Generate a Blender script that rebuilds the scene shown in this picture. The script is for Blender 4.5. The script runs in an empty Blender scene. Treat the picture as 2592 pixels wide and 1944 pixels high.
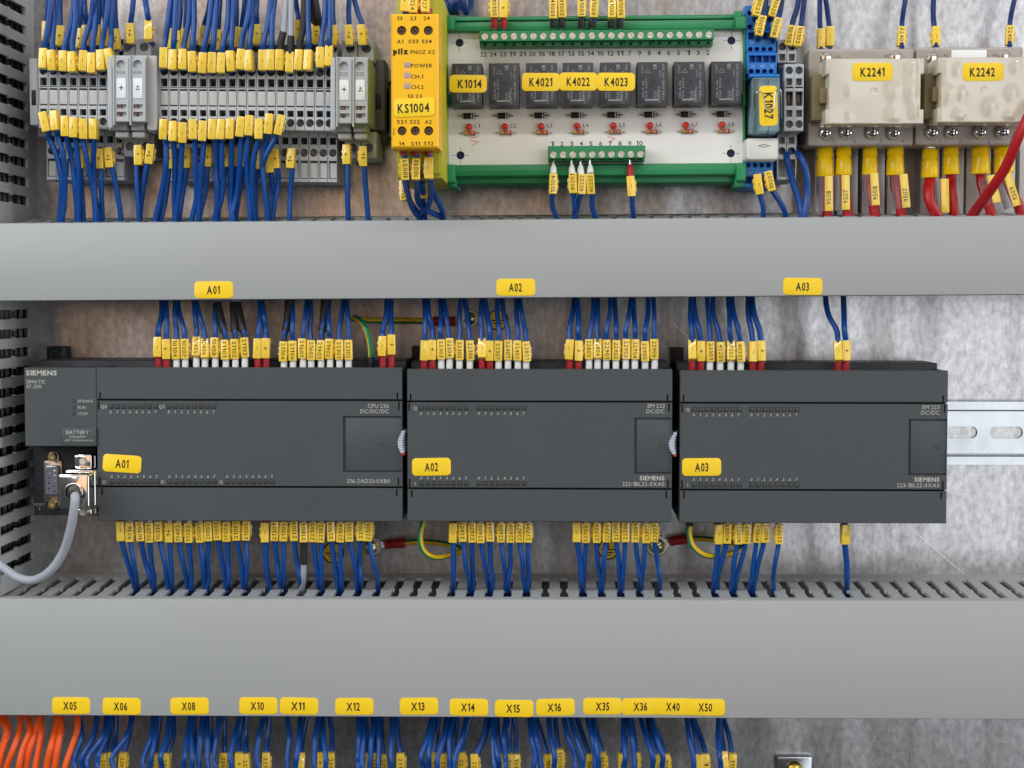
import bpy, math, random
from mathutils import Vector, Matrix, Euler
random.seed(7)
U = 0.001                      # all builders work in millimetres
sc = bpy.context.scene
COL = sc.collection
R_ = math.radians

# ------------------------------------------------------------------ camera
F = 4294.0; DIST = 950.0       # focal length in photo pixels, camera to mounting plate (mm)
PITCH = math.atan(222 / F); YAW = math.atan(104 / F)
cd = bpy.data.cameras.new('camera'); cam = bpy.data.objects.new('camera', cd); COL.objects.link(cam)
cam.location = (0, -DIST * U, 0)
cam.rotation_euler = Euler((math.pi / 2 - PITCH, 0, YAW))
cd.sensor_fit = 'HORIZONTAL'; cd.sensor_width = 36; cd.lens = 36 * F / 2592
cd.clip_start = 0.01; cd.clip_end = 50
sc.camera = cam
RM = cam.rotation_euler.to_matrix()

# ------------------------------------------------------------------ light
w = bpy.data.worlds.new('World'); sc.world = w; w.use_nodes = True
wn = w.node_tree.nodes; wl = w.node_tree.links; bg = wn['Background']
# the hall around the cabinet: pale walls and roof above, darker floor below
wt = wn.new('ShaderNodeTexCoord'); ws = wn.new('ShaderNodeSeparateXYZ'); wr = wn.new('ShaderNodeValToRGB')
wm = wn.new('ShaderNodeMapRange'); wm.inputs[1].default_value = -1; wm.inputs[2].default_value = 1
wl.new(wt.outputs['Generated'], ws.inputs[0]); wl.new(ws.outputs['Z'], wm.inputs[0]); wl.new(wm.outputs[0], wr.inputs[0]); wl.new(wr.outputs[0], bg.inputs[0])
e = wr.color_ramp.elements; e[0].position = 0.36; e[0].color = (0.055, 0.062, 0.066, 1); e[1].position = 0.75; e[1].color = (0.58, 0.575, 0.57, 1)
q = wr.color_ramp.elements.new(0.5); q.color = (0.13, 0.125, 0.12, 1)
bg.inputs[1].default_value = 1.0

def area(name, loc, target, sx, sy, power, col, spread=180):
    l = bpy.data.lights.new(name, 'AREA'); l.shape = 'RECTANGLE'; l.size = sx; l.size_y = sy
    l.energy = power; l.color = col; l.spread = R_(spread)
    o = bpy.data.objects.new(name, l); COL.objects.link(o); o.location = loc
    o.rotation_euler = (Vector(target) - Vector(loc)).to_track_quat('-Z', 'Y').to_euler()
    return o
area('window_light', (-1.18, -1.2, 0.62), (0, 0, 0), 1.0, 1.1, 15.5, (0.86, 0.94, 1.0))
area('side_window_light', (2.9, -0.6, 0.35), (0, 0, 0), 1.4, 1.4, 34, (1.0, 0.98, 0.95))
LAMP = area('ceiling_light', (0.1, -2.1, 1.6), (0, 0, 0), 2.4, 0.13, 15, (1.0, 0.98, 0.95))
area('far_window_light', (1.1, -2.6, 0.05), (0.1, 0, -0.05), 1.1, 1.7, 13, (0.93, 0.96, 1.0))
area('brown_reflection_fill', (-0.6, -2.6, 0.45), (-0.1, 0, 0), 1.0, 0.9, 3.4, (1.0, 0.54, 0.26))  # added lamp; tints the plate's reflection brown in place of unseen brown surroundings
sc.view_settings.view_transform = 'Standard'; sc.view_settings.look = 'None'
sc.view_settings.exposure = 0; sc.view_settings.gamma = 1
sc.view_settings.use_curve_mapping = False
sc.render.engine = 'CYCLES'

# ------------------------------------------------------------------ materials
def lin(c):
    c /= 255.0
    return c / 12.92 if c <= 0.04045 else ((c + 0.055) / 1.055) ** 2.4
MATS = {}
def M(name, rgb, rough=0.5, metal=0.0, bump=0.0, bscale=900, var=0.0, vscale=60, trans=0.0, spec=0.5, ior=1.45, coat=0.0, bdist=0.0003, bdet=4):
    m = bpy.data.materials.new(name); m.use_nodes = True; nt = m.node_tree; b = nt.nodes['Principled BSDF']
    c = tuple(lin(v) for v in rgb) + (1,)
    b.inputs['Base Color'].default_value = c; b.inputs['Roughness'].default_value = rough
    b.inputs['Metallic'].default_value = metal; b.inputs['Specular IOR Level'].default_value = spec
    b.inputs['IOR'].default_value = ior
    if trans: b.inputs['Transmission Weight'].default_value = trans
    if coat: b.inputs['Coat Weight'].default_value = coat; b.inputs['Coat Roughness'].default_value = 0.06
    if var or bump:
        tc = nt.nodes.new('ShaderNodeTexCoord')
    if var:
        n = nt.nodes.new('ShaderNodeTexNoise'); n.inputs['Scale'].default_value = vscale; n.inputs['Detail'].default_value = 6
        nt.links.new(tc.outputs['Object'], n.inputs['Vector'])
        mr = nt.nodes.new('ShaderNodeMapRange'); mr.inputs[1].default_value = 0.3; mr.inputs[2].default_value = 0.7
        mr.inputs[3].default_value = 1 - var; mr.inputs[4].default_value = 1 + var
        nt.links.new(n.outputs['Fac'], mr.inputs[0])
        hs = nt.nodes.new('ShaderNodeHueSaturation'); hs.inputs['Color'].default_value = c
        nt.links.new(mr.outputs[0], hs.inputs['Value']); nt.links.new(hs.outputs[0], b.inputs['Base Color'])
        mr2 = nt.nodes.new('ShaderNodeMapRange'); mr2.inputs[1].default_value = 0.3; mr2.inputs[2].default_value = 0.7
        mr2.inputs[3].default_value = max(0.02, rough - 0.06); mr2.inputs[4].default_value = rough + 0.08
        nt.links.new(n.outputs['Fac'], mr2.inputs[0]); nt.links.new(mr2.outputs[0], b.inputs['Roughness'])
    if bump:
        n2 = nt.nodes.new('ShaderNodeTexNoise'); n2.inputs['Scale'].default_value = bscale; n2.inputs['Detail'].default_value = bdet
        nt.links.new(tc.outputs['Object'], n2.inputs['Vector'])
        bp = nt.nodes.new('ShaderNodeBump'); bp.inputs['Strength'].default_value = bump; bp.inputs['Distance'].default_value = bdist
        nt.links.new(n2.outputs['Fac'], bp.inputs['Height']); nt.links.new(bp.outputs[0], b.inputs['Normal'])
    MATS[name] = m
    return m
M('duct_grey', (168, 170, 170), 0.42, bump=0.12, bscale=1500, var=0.025, vscale=5)
M('duct_wall_grey', (178, 180, 182), 0.5, bump=0.1, bscale=1500, var=0.04, vscale=20)
M('anthracite', (71, 76, 79), 0.48, bump=0.35, bscale=2600, var=0.03, vscale=25)
M('anthracite_dark', (38, 41, 45), 0.6, var=0.05)
M('black', (22, 23, 25), 0.5)
M('black_rubber', (40, 38, 37), 0.55, var=0.08, vscale=90)
M('sticker_yellow', (253, 212, 30), 0.4, bump=0.05, bscale=700, var=0.02, vscale=40)
M('marker_yellow', (246, 208, 70), 0.24, bump=0.06, bscale=900, var=0.04, vscale=120, coat=0.8)
M('ink', (34, 26, 14), 0.6)
M('ink_grey', (60, 62, 66), 0.6)
M('print_white', (190, 188, 178), 0.6)
M('print_dim', (150, 152, 150), 0.6)
M('wire_blue', (10, 71, 146), 0.36, bump=0.15, bscale=1200, var=0.05, vscale=70)
M('wire_dark_blue', (10, 48, 108), 0.36, bump=0.15, bscale=1200, var=0.05, vscale=70)
M('wire_orange', (240, 92, 26), 0.38, bump=0.15, bscale=1200, var=0.04, vscale=70)
M('wire_red', (172, 18, 26), 0.34, bump=0.15, bscale=1000, var=0.05, vscale=60)
M('wire_grey', (165, 170, 180), 0.4, bump=0.12, bscale=1000, var=0.03, vscale=60)
M('earth_green', (0, 122, 84), 0.38, var=0.04)
M('earth_yellow', (228, 188, 10), 0.38, var=0.04)
M('ferrule_red', (160, 26, 34), 0.38, var=0.05)
M('ferrule_white', (232, 232, 232), 0.38, var=0.02)
M('ferrule_black', (26, 26, 28), 0.35)
M('tin', (205, 203, 198), 0.28, 1.0, var=0.06, vscale=300)
M('terminal_grey', (184, 187, 190), 0.45, bump=0.12, bscale=1500, var=0.04, vscale=60)
M('tab_grey', (196, 197, 197), 0.5, bump=0.3, bscale=2200, var=0.04, vscale=120)
M('hole_grey', (58, 61, 66), 0.6)
M('bracket_grey', (84, 87, 88), 0.5, var=0.05)
M('white_plastic', (236, 238, 240), 0.4, var=0.015)
M('cap_white', (222, 221, 214), 0.42, var=0.02)
M('relay_yellow', (253, 192, 10), 0.4, bump=0.08, bscale=1400, var=0.02, vscale=40)
M('relay_olive', (186, 182, 32), 0.45, var=0.04, vscale=50)
M('lens_lilac', (176, 160, 165), 0.25, var=0.06, vscale=200)
M('lens_amber', (254, 190, 70), 0.3)
M('carrier_green', (36, 136, 84), 0.38, bump=0.08, bscale=1200, var=0.04, vscale=40)
M('terminal_green', (46, 138, 86), 0.42, bump=0.1, bscale=1200, var=0.05, vscale=60)
M('board_white', (244, 240, 236), 0.5, bump=0.12, bscale=2400, var=0.02, vscale=90)
M('relay_black', (58, 60, 66), 0.38, bump=0.15, bscale=1800, var=0.05, vscale=80)
M('screw_steel', (222, 214, 202), 0.3, 0.55, bump=0.1, bscale=2000, var=0.08, vscale=250)
M('screw_dark', (98, 92, 88), 0.3, 1.0, var=0.1, vscale=250)
M('copper', (112, 78, 62), 0.35, 1.0)
M('led_red', (226, 30, 24), 0.22, coat=0.4)
M('resistor_tan', (214, 170, 122), 0.4)
M('band_red', (196, 52, 34), 0.4)
M('band_gold', (200, 150, 50), 0.35, 0.6)
M('ink_pink', (242, 168, 168), 0.6)
M('socket_blue', (26, 116, 198), 0.42, bump=0.08, bscale=1200, var=0.04, vscale=50)
M('hole_blue', (8, 26, 66), 0.6)
M('clear_cover', (206, 228, 232), 0.08, trans=0.85, ior=1.4)
M('lens_coil', (150, 204, 220), 0.3, var=.06)
M('clear_sleeve', (236, 226, 232), 0.12, trans=0.9, ior=1.25)
M('smoky_base', (196, 186, 176), 0.22, trans=0.35, ior=1.45, var=0.05, vscale=60)
M('ivory', (210, 201, 183), 0.16, bump=1.0, bscale=38, var=0.02, vscale=25, coat=0.9, bdist=0.0022, bdet=0)
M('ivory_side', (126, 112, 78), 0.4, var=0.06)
M('lug_yellow', (238, 196, 8), 0.26, bump=0.3, bscale=350, var=0.08, vscale=120)
M('chrome', (226, 222, 218), 0.1, 1.0)
M('brass_zinc', (206, 196, 150), 0.24, 1.0, var=0.1, vscale=160)
M('zinc', (176, 180, 184), 0.24, 1.0, bump=0.06, bscale=400, var=0.04, vscale=40)
M('heatsink', (206, 206, 206), 0.4, 0.35, var=0.1, vscale=40)
M('port_steel', (176, 156, 142), 0.35, 1.0, var=0.08, vscale=200)
M('port_grey', (98, 104, 116), 0.5)
M('ribbon_grey', (188, 196, 210), 0.5)
M('led_brown', (63, 63, 64), 0.35)
M('bolt_yellow', (214, 190, 90), 0.22, 1.0)
M('earth_sticker', (244, 196, 30), 0.4, var=.03)
M('scratch', (225, 228, 230), 0.35, 0.6)

def plate_material():
    m = bpy.data.materials.new('galvanised_steel'); m.use_nodes = True; nt = m.node_tree; N = nt.nodes; L = nt.links
    b = N['Principled BSDF']; b.inputs['Metallic'].default_value = 0.86
    tc = N.new('ShaderNodeTexCoord')
    def noise(scale, detail=8, stretch=(1, 1, 1), rough=0.6):
        mp = N.new('ShaderNodeMapping'); mp.inputs['Scale'].default_value = stretch
        L.new(tc.outputs['Object'], mp.inputs['Vector'])
        n = N.new('ShaderNodeTexNoise'); n.inputs['Scale'].default_value = scale; n.inputs['Detail'].default_value = detail
        n.inputs['Roughness'].default_value = rough
        L.new(mp.outputs[0], n.inputs['Vector']); return n
    fine = noise(300, 8, (1, 1, 0.55), 0.62); cloud = noise(26, 6, (1, 1, 0.7)); streak = noise(16, 3, (1, 1, 0.12)); speck = noise(900, 2)
    r1 = N.new('ShaderNodeValToRGB'); e = r1.color_ramp.elements
    e[0].position = 0.3; e[0].color = (0.36, 0.36, 0.37, 1); e[1].position = 0.68; e[1].color = (0.68, 0.68, 0.69, 1)
    L.new(fine.outputs['Fac'], r1.inputs[0])
    r2 = N.new('ShaderNodeValToRGB'); e = r2.color_ramp.elements
    e[0].position = 0.3; e[0].color = (0.70, 0.68, 0.67, 1); e[1].position = 0.72; e[1].color = (1.0, 1.0, 1.0, 1)
    mx0 = N.new('ShaderNodeMath'); mx0.operation = 'ADD'; L.new(cloud.outputs['Fac'], mx0.inputs[0]); L.new(streak.outputs['Fac'], mx0.inputs[1])
    hf = N.new('ShaderNodeMath'); hf.operation = 'MULTIPLY'; hf.inputs[1].default_value = 0.5; L.new(mx0.outputs[0], hf.inputs[0])
    L.new(hf.outputs[0], r2.inputs[0])
    mx = N.new('ShaderNodeMixRGB'); mx.blend_type = 'MULTIPLY'; mx.inputs[0].default_value = 1
    L.new(r1.outputs[0], mx.inputs[1]); L.new(r2.outputs[0], mx.inputs[2])
    sp = N.new('ShaderNodeValToRGB'); e = sp.color_ramp.elements
    e[0].position = 0.28; e[0].color = (0.25, 0.25, 0.25, 1); e[1].position = 0.36; e[1].color = (1, 1, 1, 1); L.new(speck.outputs['Fac'], sp.inputs[0])
    mx2 = N.new('ShaderNodeMixRGB'); mx2.blend_type = 'MULTIPLY'; mx2.inputs[0].default_value = 0.6
    L.new(mx.outputs[0], mx2.inputs[1]); L.new(sp.outputs[0], mx2.inputs[2]); L.new(mx2.outputs[0], b.inputs['Base Color'])
    rr = N.new('ShaderNodeMapRange'); rr.inputs[1].default_value = 0.3; rr.inputs[2].default_value = 0.7; rr.inputs[3].default_value = 0.22; rr.inputs[4].default_value = 0.36
    L.new(hf.outputs[0], rr.inputs[0]); L.new(rr.outputs[0], b.inputs['Roughness'])
    bp = N.new('ShaderNodeBump'); bp.inputs['Strength'].default_value = 0.13; bp.inputs['Distance'].default_value = 0.0004
    L.new(fine.outputs['Fac'], bp.inputs['Height'])
    roll = noise(13, 2.5, (1, 1, 0.16)); bp2 = N.new('ShaderNodeBump'); bp2.inputs['Strength'].default_value = 1.0; bp2.inputs['Distance'].default_value = 0.0034
    L.new(roll.outputs['Fac'], bp2.inputs['Height']); L.new(bp.outputs[0], bp2.inputs['Normal']); L.new(bp2.outputs[0], b.inputs['Normal'])
    MATS['plate'] = m
plate_material()

# ------------------------------------------------------------------ geometry helpers
def P(px, py, h):
    """photo pixel -> point (mm) on the plane h millimetres in front of the mounting plate"""
    d = RM @ Vector(((px - 1296) / F, (972 - py) / F, -1.0))
    t = (DIST - h) / d.y
    return Vector((d.x * t, -DIST + d.y * t, d.z * t))

class G:
    """collects geometry in mm; x right, y away from the viewer (= -height), z up"""
    def __init__(s): s.v = []; s.f = []; s.m = []; s.mi = 0; s.flat = set()
    def add(s, vs, fs):
        o = len(s.v); s.v += [tuple(p) for p in vs]; s.f += [tuple(i + o for i in f) for f in fs]; s.m += [s.mi] * len(fs); return o
    def outline(s, x0, x1, z0, z1, r, seg):
        if r <= 0: return [(x0, z0), (x1, z0), (x1, z1), (x0, z1)]
        o = []
        for cx, cz, a0 in ((x1 - r, z0 + r, -90), (x1 - r, z1 - r, 0), (x0 + r, z1 - r, 90), (x0 + r, z0 + r, 180)):
            for k in range(seg + 1):
                a = R_(a0 + 90 * k / seg); o.append((cx + r * math.cos(a), cz + r * math.sin(a)))
        return o
    def loops(s, ls, cap0=True, cap1=True):
        n = len(ls[0]); vs = [p for l in ls for p in l]; fs = []
        for k in range(len(ls) - 1):
            for i in range(n):
                j = (i + 1) % n; fs.append((k * n + i, k * n + j, (k + 1) * n + j, (k + 1) * n + i))
        if cap1: fs.append(tuple((len(ls) - 1) * n + i for i in range(n)))
        if cap0: fs.append(tuple(reversed(range(n))))
        b0 = len(s.f); s.add(vs, fs); s.flat.update(range(b0 + (len(ls) - 1) * n, len(s.f)))      # caps stay flat, only bevels are smooth
    def prism(s, x0, x1, z0, z1, h0, h1, r=0, b=0.3, seg=3):
        if x1 < x0: x0, x1 = x1, x0
        if z1 < z0: z0, z1 = z1, z0
        b = min(b, (x1 - x0) * 0.4, (z1 - z0) * 0.4, (h1 - h0) * 0.9)
        o = s.outline(x0, x1, z0, z1, r, seg)
        ls = [[(x, -h0, z) for x, z in o]]
        if b > 0:
            cx, cz = (x0 + x1) / 2, (z0 + z1) / 2
            def ins(d, h):
                sx = (x1 - x0 - 2 * d) / (x1 - x0); sz = (z1 - z0 - 2 * d) / (z1 - z0)
                return [(cx + (x - cx) * sx, -h, cz + (z - cz) * sz) for x, z in o]
            ls += [ins(0, h1 - b), ins(b * 0.3, h1 - b * 0.3), ins(b, h1)]
        else: ls.append([(x, -h1, z) for x, z in o])
        s.loops(ls)
    def poly(s, pts, h0, h1):
        s.loops([[(x, -h0, z) for x, z in pts], [(x, -h1, z) for x, z in pts]])
    def lathe(s, cx, cz, prof, seg=16):
        s.loops([[(cx + r * math.cos(2 * math.pi * k / seg), -h, cz + r * math.sin(2 * math.pi * k / seg)) for k in range(seg)] for r, h in prof])
    def tube(s, pts, r, seg=10, caps=True, mats=None):
        pts = [Vector(p) for p in pts]; n = len(pts); rs = r if isinstance(r, (list, tuple)) else [r] * n
        t = [(pts[min(i + 1, n - 1)] - pts[max(i - 1, 0)]).normalized() for i in range(n)]
        ref = Vector((0, -1, 0)) if abs(t[0].y) < 0.9 else Vector((0, 0, 1))
        u = (ref - t[0] * ref.dot(t[0])).normalized(); o = len(s.v)
        for i in range(n):
            u = (u - t[i] * u.dot(t[i])).normalized(); vv = t[i].cross(u)
            for k in range(seg):
                a = 2 * math.pi * k / seg; s.v.append(tuple(pts[i] + (u * math.cos(a) + vv * math.sin(a)) * rs[i]))
        for i in range(n - 1):
            for k in range(seg):
                j = (k + 1) % seg; s.f.append((o + i * seg + k, o + (i + 1) * seg + k, o + (i + 1) * seg + j, o + i * seg + j))
                s.m.append(mats(k) if mats else s.mi)
        if caps:
            s.f.append(tuple(o + k for k in range(seg))); s.f.append(tuple(o + (n - 1) * seg + k for k in reversed(range(seg)))); s.m += [s.mi, s.mi]
    def grid(s, x0, x1, z0, z1, h, rects=(), circs=(), depth=2.0, floor=True, mp=None, cseg=14):
        """flat face with real holes: rectangles may touch to make shaped slots"""
        rc = [tuple(q) for q in rects] + [(c[0] - c[2] * 1.06, c[0] + c[2] * 1.06, c[1] - c[2] * 1.06, c[1] + c[2] * 1.06) for c in circs]
        xs = sorted(set([x0, x1] + [min(max(q, x0), x1) for r in rc for q in r[:2]])); zs = sorted(set([z0, z1] + [min(max(q, z0), z1) for r in rc for q in r[2:4]]))
        xs = [q for i, q in enumerate(xs) if i == 0 or q - xs[i - 1] > 1e-4]; zs = [q for i, q in enumerate(zs) if i == 0 or q - zs[i - 1] > 1e-4]
        nx, nz = len(xs) - 1, len(zs) - 1; state = {}
        for i in range(nx):
            for j in range(nz):
                cx, cz = (xs[i] + xs[i + 1]) / 2, (zs[j] + zs[j + 1]) / 2; st = 0
                for k, r in enumerate(rc):
                    if r[0] < cx < r[1] and r[2] < cz < r[3]: st = 1 if k < len(rects) else 2; break
                state[i, j] = st
        start = len(s.v)
        def quad(a, b, c, d): s.add([a, b, c, d], [(0, 1, 2, 3)])
        # merge solid runs along x to keep faces few
        for j in range(nz):
            i = 0
            while i < nx:
                st = state[i, j]
                if st == 0 or st == 1:
                    k = i
                    while k + 1 < nx and state[k + 1, j] == st: k += 1
                    hh = h if st == 0 else h - depth
                    if st == 0 or floor: quad((xs[i], -hh, zs[j]), (xs[k + 1], -hh, zs[j]), (xs[k + 1], -hh, zs[j + 1]), (xs[i], -hh, zs[j + 1]))
                    i = k + 1
                else: i += 1
        for i in range(nx):
            for j in range(nz):
                if state[i, j] != 1: continue
                for di, dj, e in ((-1, 0, ((0, 0), (0, 1))), (1, 0, ((1, 0), (1, 1))), (0, -1, ((0, 0), (1, 0))), (0, 1, ((0, 1), (1, 1)))):
                    if state.get((i + di, j + dj), 0) != 1:
                        a = (xs[i + e[0][0]], zs[j + e[0][1]]); c = (xs[i + e[1][0]], zs[j + e[1][1]])
                        quad((a[0], -h, a[1]), (c[0], -h, c[1]), (c[0], -(h - depth), c[1]), (a[0], -(h - depth), a[1]))
        for c in circs:
            q = c[2] * 1.06; n = cseg - cseg % 4
            ring = []; sq = []
            for k in range(n):
                a = 2 * math.pi * (k + 0.5) / n; ca, sa = math.cos(a), math.sin(a); mx = max(abs(ca), abs(sa))
                ring.append((c[0] + c[2] * ca, c[1] + c[2] * sa)); sq.append((c[0] + q * ca / mx, c[1] + q * sa / mx))
            cor = [(c[0] + q, c[1] + q), (c[0] - q, c[1] + q), (c[0] - q, c[1] - q), (c[0] + q, c[1] - q)]
            vs = [(x, -h, z) for x, z in sq] + [(x, -h, z) for x, z in ring] + [(x, -(h - depth), z) for x, z in ring] + [(x, -h, z) for x, z in cor]
            fs = []
            for k in range(n):
                j = (k + 1) % n; fs.append((k, j, n + j, n + k)); fs.append((n + k, n + j, 2 * n + j, 2 * n + k))
            for qd in range(4):
                k = n // 8 - 1 + qd * n // 4 if n >= 8 else qd
                fs.append((k % n, 3 * n + qd, (k + 1) % n))
            if floor: fs.append(tuple(2 * n + k for k in range(n)))
            s.add(vs, fs)
        if mp:
            for i in range(start, len(s.v)): s.v[i] = mp(*s.v[i])
    def cbox(s, x0, x1, z0, z1, h0, h1, rects=(), circs=(), depth=2.0, b=0.25):
        o0 = s.outline(x0, x1, z0, z1, 0, 1); o1 = s.outline(x0 + b, x1 - b, z0 + b, z1 - b, 0, 1)
        s.loops([[(x, -h0, z) for x, z in o0], [(x, -(h1 - b), z) for x, z in o0], [(x, -h1, z) for x, z in o1]], True, False)
        s.grid(x0 + b, x1 - b, z0 + b, z1 - b, h1, rects, circs, depth)
    def text(s, t, cx, cz, h, height, width=None, rot=0, align='C', bold=0.0):
        vs, fs, wd = glyphs(t, bold)
        sx = (width / wd) if width else height; off = {'C': 0, 'L': wd / 2, 'R': -wd / 2}[align] * sx
        ca, sa = math.cos(R_(rot)), math.sin(R_(rot)); o = []
        for x, y in vs:
            x = x * sx + off; y = y * height; o.append((cx + x * ca - y * sa, -h, cz + x * sa + y * ca))
        s.add(o, fs)

TC = {}; GC = {}
def glyph(ch, bold):
    """one character as flat faces, scaled so that a capital is 1 high; the figure one gets a drawn flag"""
    k = (ch, bold)
    if k not in GC:
        if ch == '1':
            b = bold * 1.4; GC[k] = ([(.21 - b, 0), (.36 + b, 0), (.36 + b, 1), (.25, 1), (.02 - b, .80), (.02 - b, .64), (.21 - b, .79)], [(0, 1, 2, 3, 4, 5, 6)], -.02, .40)
        else:
            c = bpy.data.curves.new('t', 'FONT'); c.body = ch; c.offset = bold; c.resolution_u = 2
            o = bpy.data.objects.new('t', c); me = bpy.data.meshes.new_from_object(o)
            vs = [(v.co.x / .729, v.co.y / .729) for v in me.vertices]; fs = [tuple(p.vertices) for p in me.polygons]
            bpy.data.objects.remove(o); bpy.data.curves.remove(c); bpy.data.meshes.remove(me)
            GC[k] = (vs, fs, min(v[0] for v in vs), max(v[0] for v in vs))
    return GC[k]
def glyphs(t, bold):
    k = (t, bold)
    if k not in TC:
        vs, fs, x = [], [], 0.0
        for ch in t:
            if ch == ' ': x += .34; continue
            a, f, x0, x1 = glyph(ch, bold); o = len(vs)
            vs += [(p - x0 + x, q) for p, q in a]; fs += [tuple(i + o for i in g_) for g_ in f]; x += x1 - x0 + .15
        x0 = min(v[0] for v in vs); x1 = max(v[0] for v in vs); y0 = min(v[1] for v in vs); y1 = max(v[1] for v in vs)
        al = any(ch.isalnum() for ch in t); ym = .5 if al else (y0 + y1) / 2; cap = 1 if al else max(.45, y1 - y0)
        TC[k] = ([((p - (x0 + x1) / 2) / cap, (q - ym) / cap) for p, q in vs], fs, (x1 - x0) / cap)
    return TC[k]

def mesh(name, g, mats, ang=35):
    me = bpy.data.meshes.new(name)
    me.from_pydata([(a * U, b * U, c * U) for a, b, c in g.v], [], g.f)
    for m in (mats if isinstance(mats, (list, tuple)) else [mats]): me.materials.append(MATS[m])
    if any(g.m): me.polygons.foreach_set('material_index', g.m)
    if ang:
        me.polygons.foreach_set('use_smooth', [i not in g.flat for i in range(len(me.polygons))]); me.set_sharp_from_angle(angle=R_(ang))
    me.update(); return me

REG = []       # (root, base label, x) -> ordinals for things that look alike
class Thing:
    def __init__(s, name, label, cat, o=(0, 0, 0), group=None, a=0.0, order=None):
        s.o = Vector(o); s.a = a
        s.e = bpy.data.objects.new(name, None); COL.objects.link(s.e); s.e.empty_display_size = 0.005
        s.e.location = s.o * U; s.e.rotation_euler = (0, -a, 0)
        s.e['label'] = label; s.e['category'] = cat
        if group: s.e['group'] = group
        s.inv = Matrix.Rotation(a, 3, 'Y')
        REG.append((s.e, order if order is not None else s.o.x))
    def loc(s, p): return s.inv @ (Vector(p) - s.o)
    def hh(s, h): return h + s.o.y          # height above the plate -> local height
    def L(s, px, py, h):
        q = s.loc(P(px, py, h)); return q.x, q.z
    def R(s, px0, py0, px1, py1, h):
        xm, ym = (px0 + px1) / 2, (py0 + py1) / 2
        return s.L(px0, ym, h)[0], s.L(px1, ym, h)[0], s.L(xm, py1, h)[1], s.L(xm, py0, h)[1]
    def part(s, name, g, mats, parent=None, loc=(0, 0, 0), rot=(0, 0, 0), ang=35, label=None):
        me = g if isinstance(g, bpy.types.Mesh) else mesh(name, g, mats, ang)
        o = bpy.data.objects.new(name, me); COL.objects.link(o); o.parent = parent or s.e
        o.location = Vector(loc) * U; o.rotation_euler = rot
        if label: o['label'] = label
        return o
def box(t, g, px0, py0, px1, py1, h0, h1, r=0, b=0.3, seg=3):
    x0, x1, z0, z1 = t.R(px0, py0, px1, py1, h1); g.prism(x0, x1, z0, z1, t.hh(h0), t.hh(h1), r, b, seg)
def txt(t, g, s, px, py, h, hpx, wpx=None, rot=0, align='C', bold=0.0):
    k = (DIST - h) / F; x, z = t.L(px, py, h)
    g.text(s, x, z, t.hh(h), hpx * k, wpx * k if wpx else None, rot, align, bold)
def structure(o): o['kind'] = 'structure'
ORD = 'zeroth first second third fourth fifth sixth seventh eighth ninth tenth eleventh twelfth thirteenth fourteenth fifteenth sixteenth seventeenth eighteenth nineteenth twentieth'.split()

# ------------------------------------------------------------------ setting: mounting plate
g = G(); g.prism(-520, 520, -430, 360, -3, 0, 0, 0)
pl = bpy.data.objects.new('mounting_plate', mesh('mounting_plate', g, 'plate')); COL.objects.link(pl); structure(pl)
def plate_line(name, p0, p1, wmm):
    a, b = P(*p0, 0.12), P(*p1, 0.12); d = (b - a).normalized(); n = Vector((-d.z, 0, d.x)) * wmm / 2
    g = G(); g.add([a - n, b - n, b + n, a + n], [(0, 1, 2, 3)])
    o = bpy.data.objects.new(name, mesh(name, g, 'scratch', 0)); COL.objects.link(o); o.parent = pl
for p0, p1, wd in (((861, -20), (869, 1470), .22), ((1362, 480), (1362, 1470), .2), ((2232, -20), (2211, 1470), .14), ((2294, 1327), (2447, 1459), .45),
                   ((1703, 818), (1745, 856), .5), ((1193, 1817), (1222, 1852), .4), ((1714, 1817), (1830, 1917), .4), ((2420, 1252), (2455, 1249), .4),
                   ((1350, 530), (1362, 546), .25), ((330, 1812), (392, 1880), .25), ((960, 536), (1345, 535), .12), ((1190, 792), (1218, 835), .0)):
    if wd: plate_line('scribe_line', p0, p1, wd)

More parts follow.
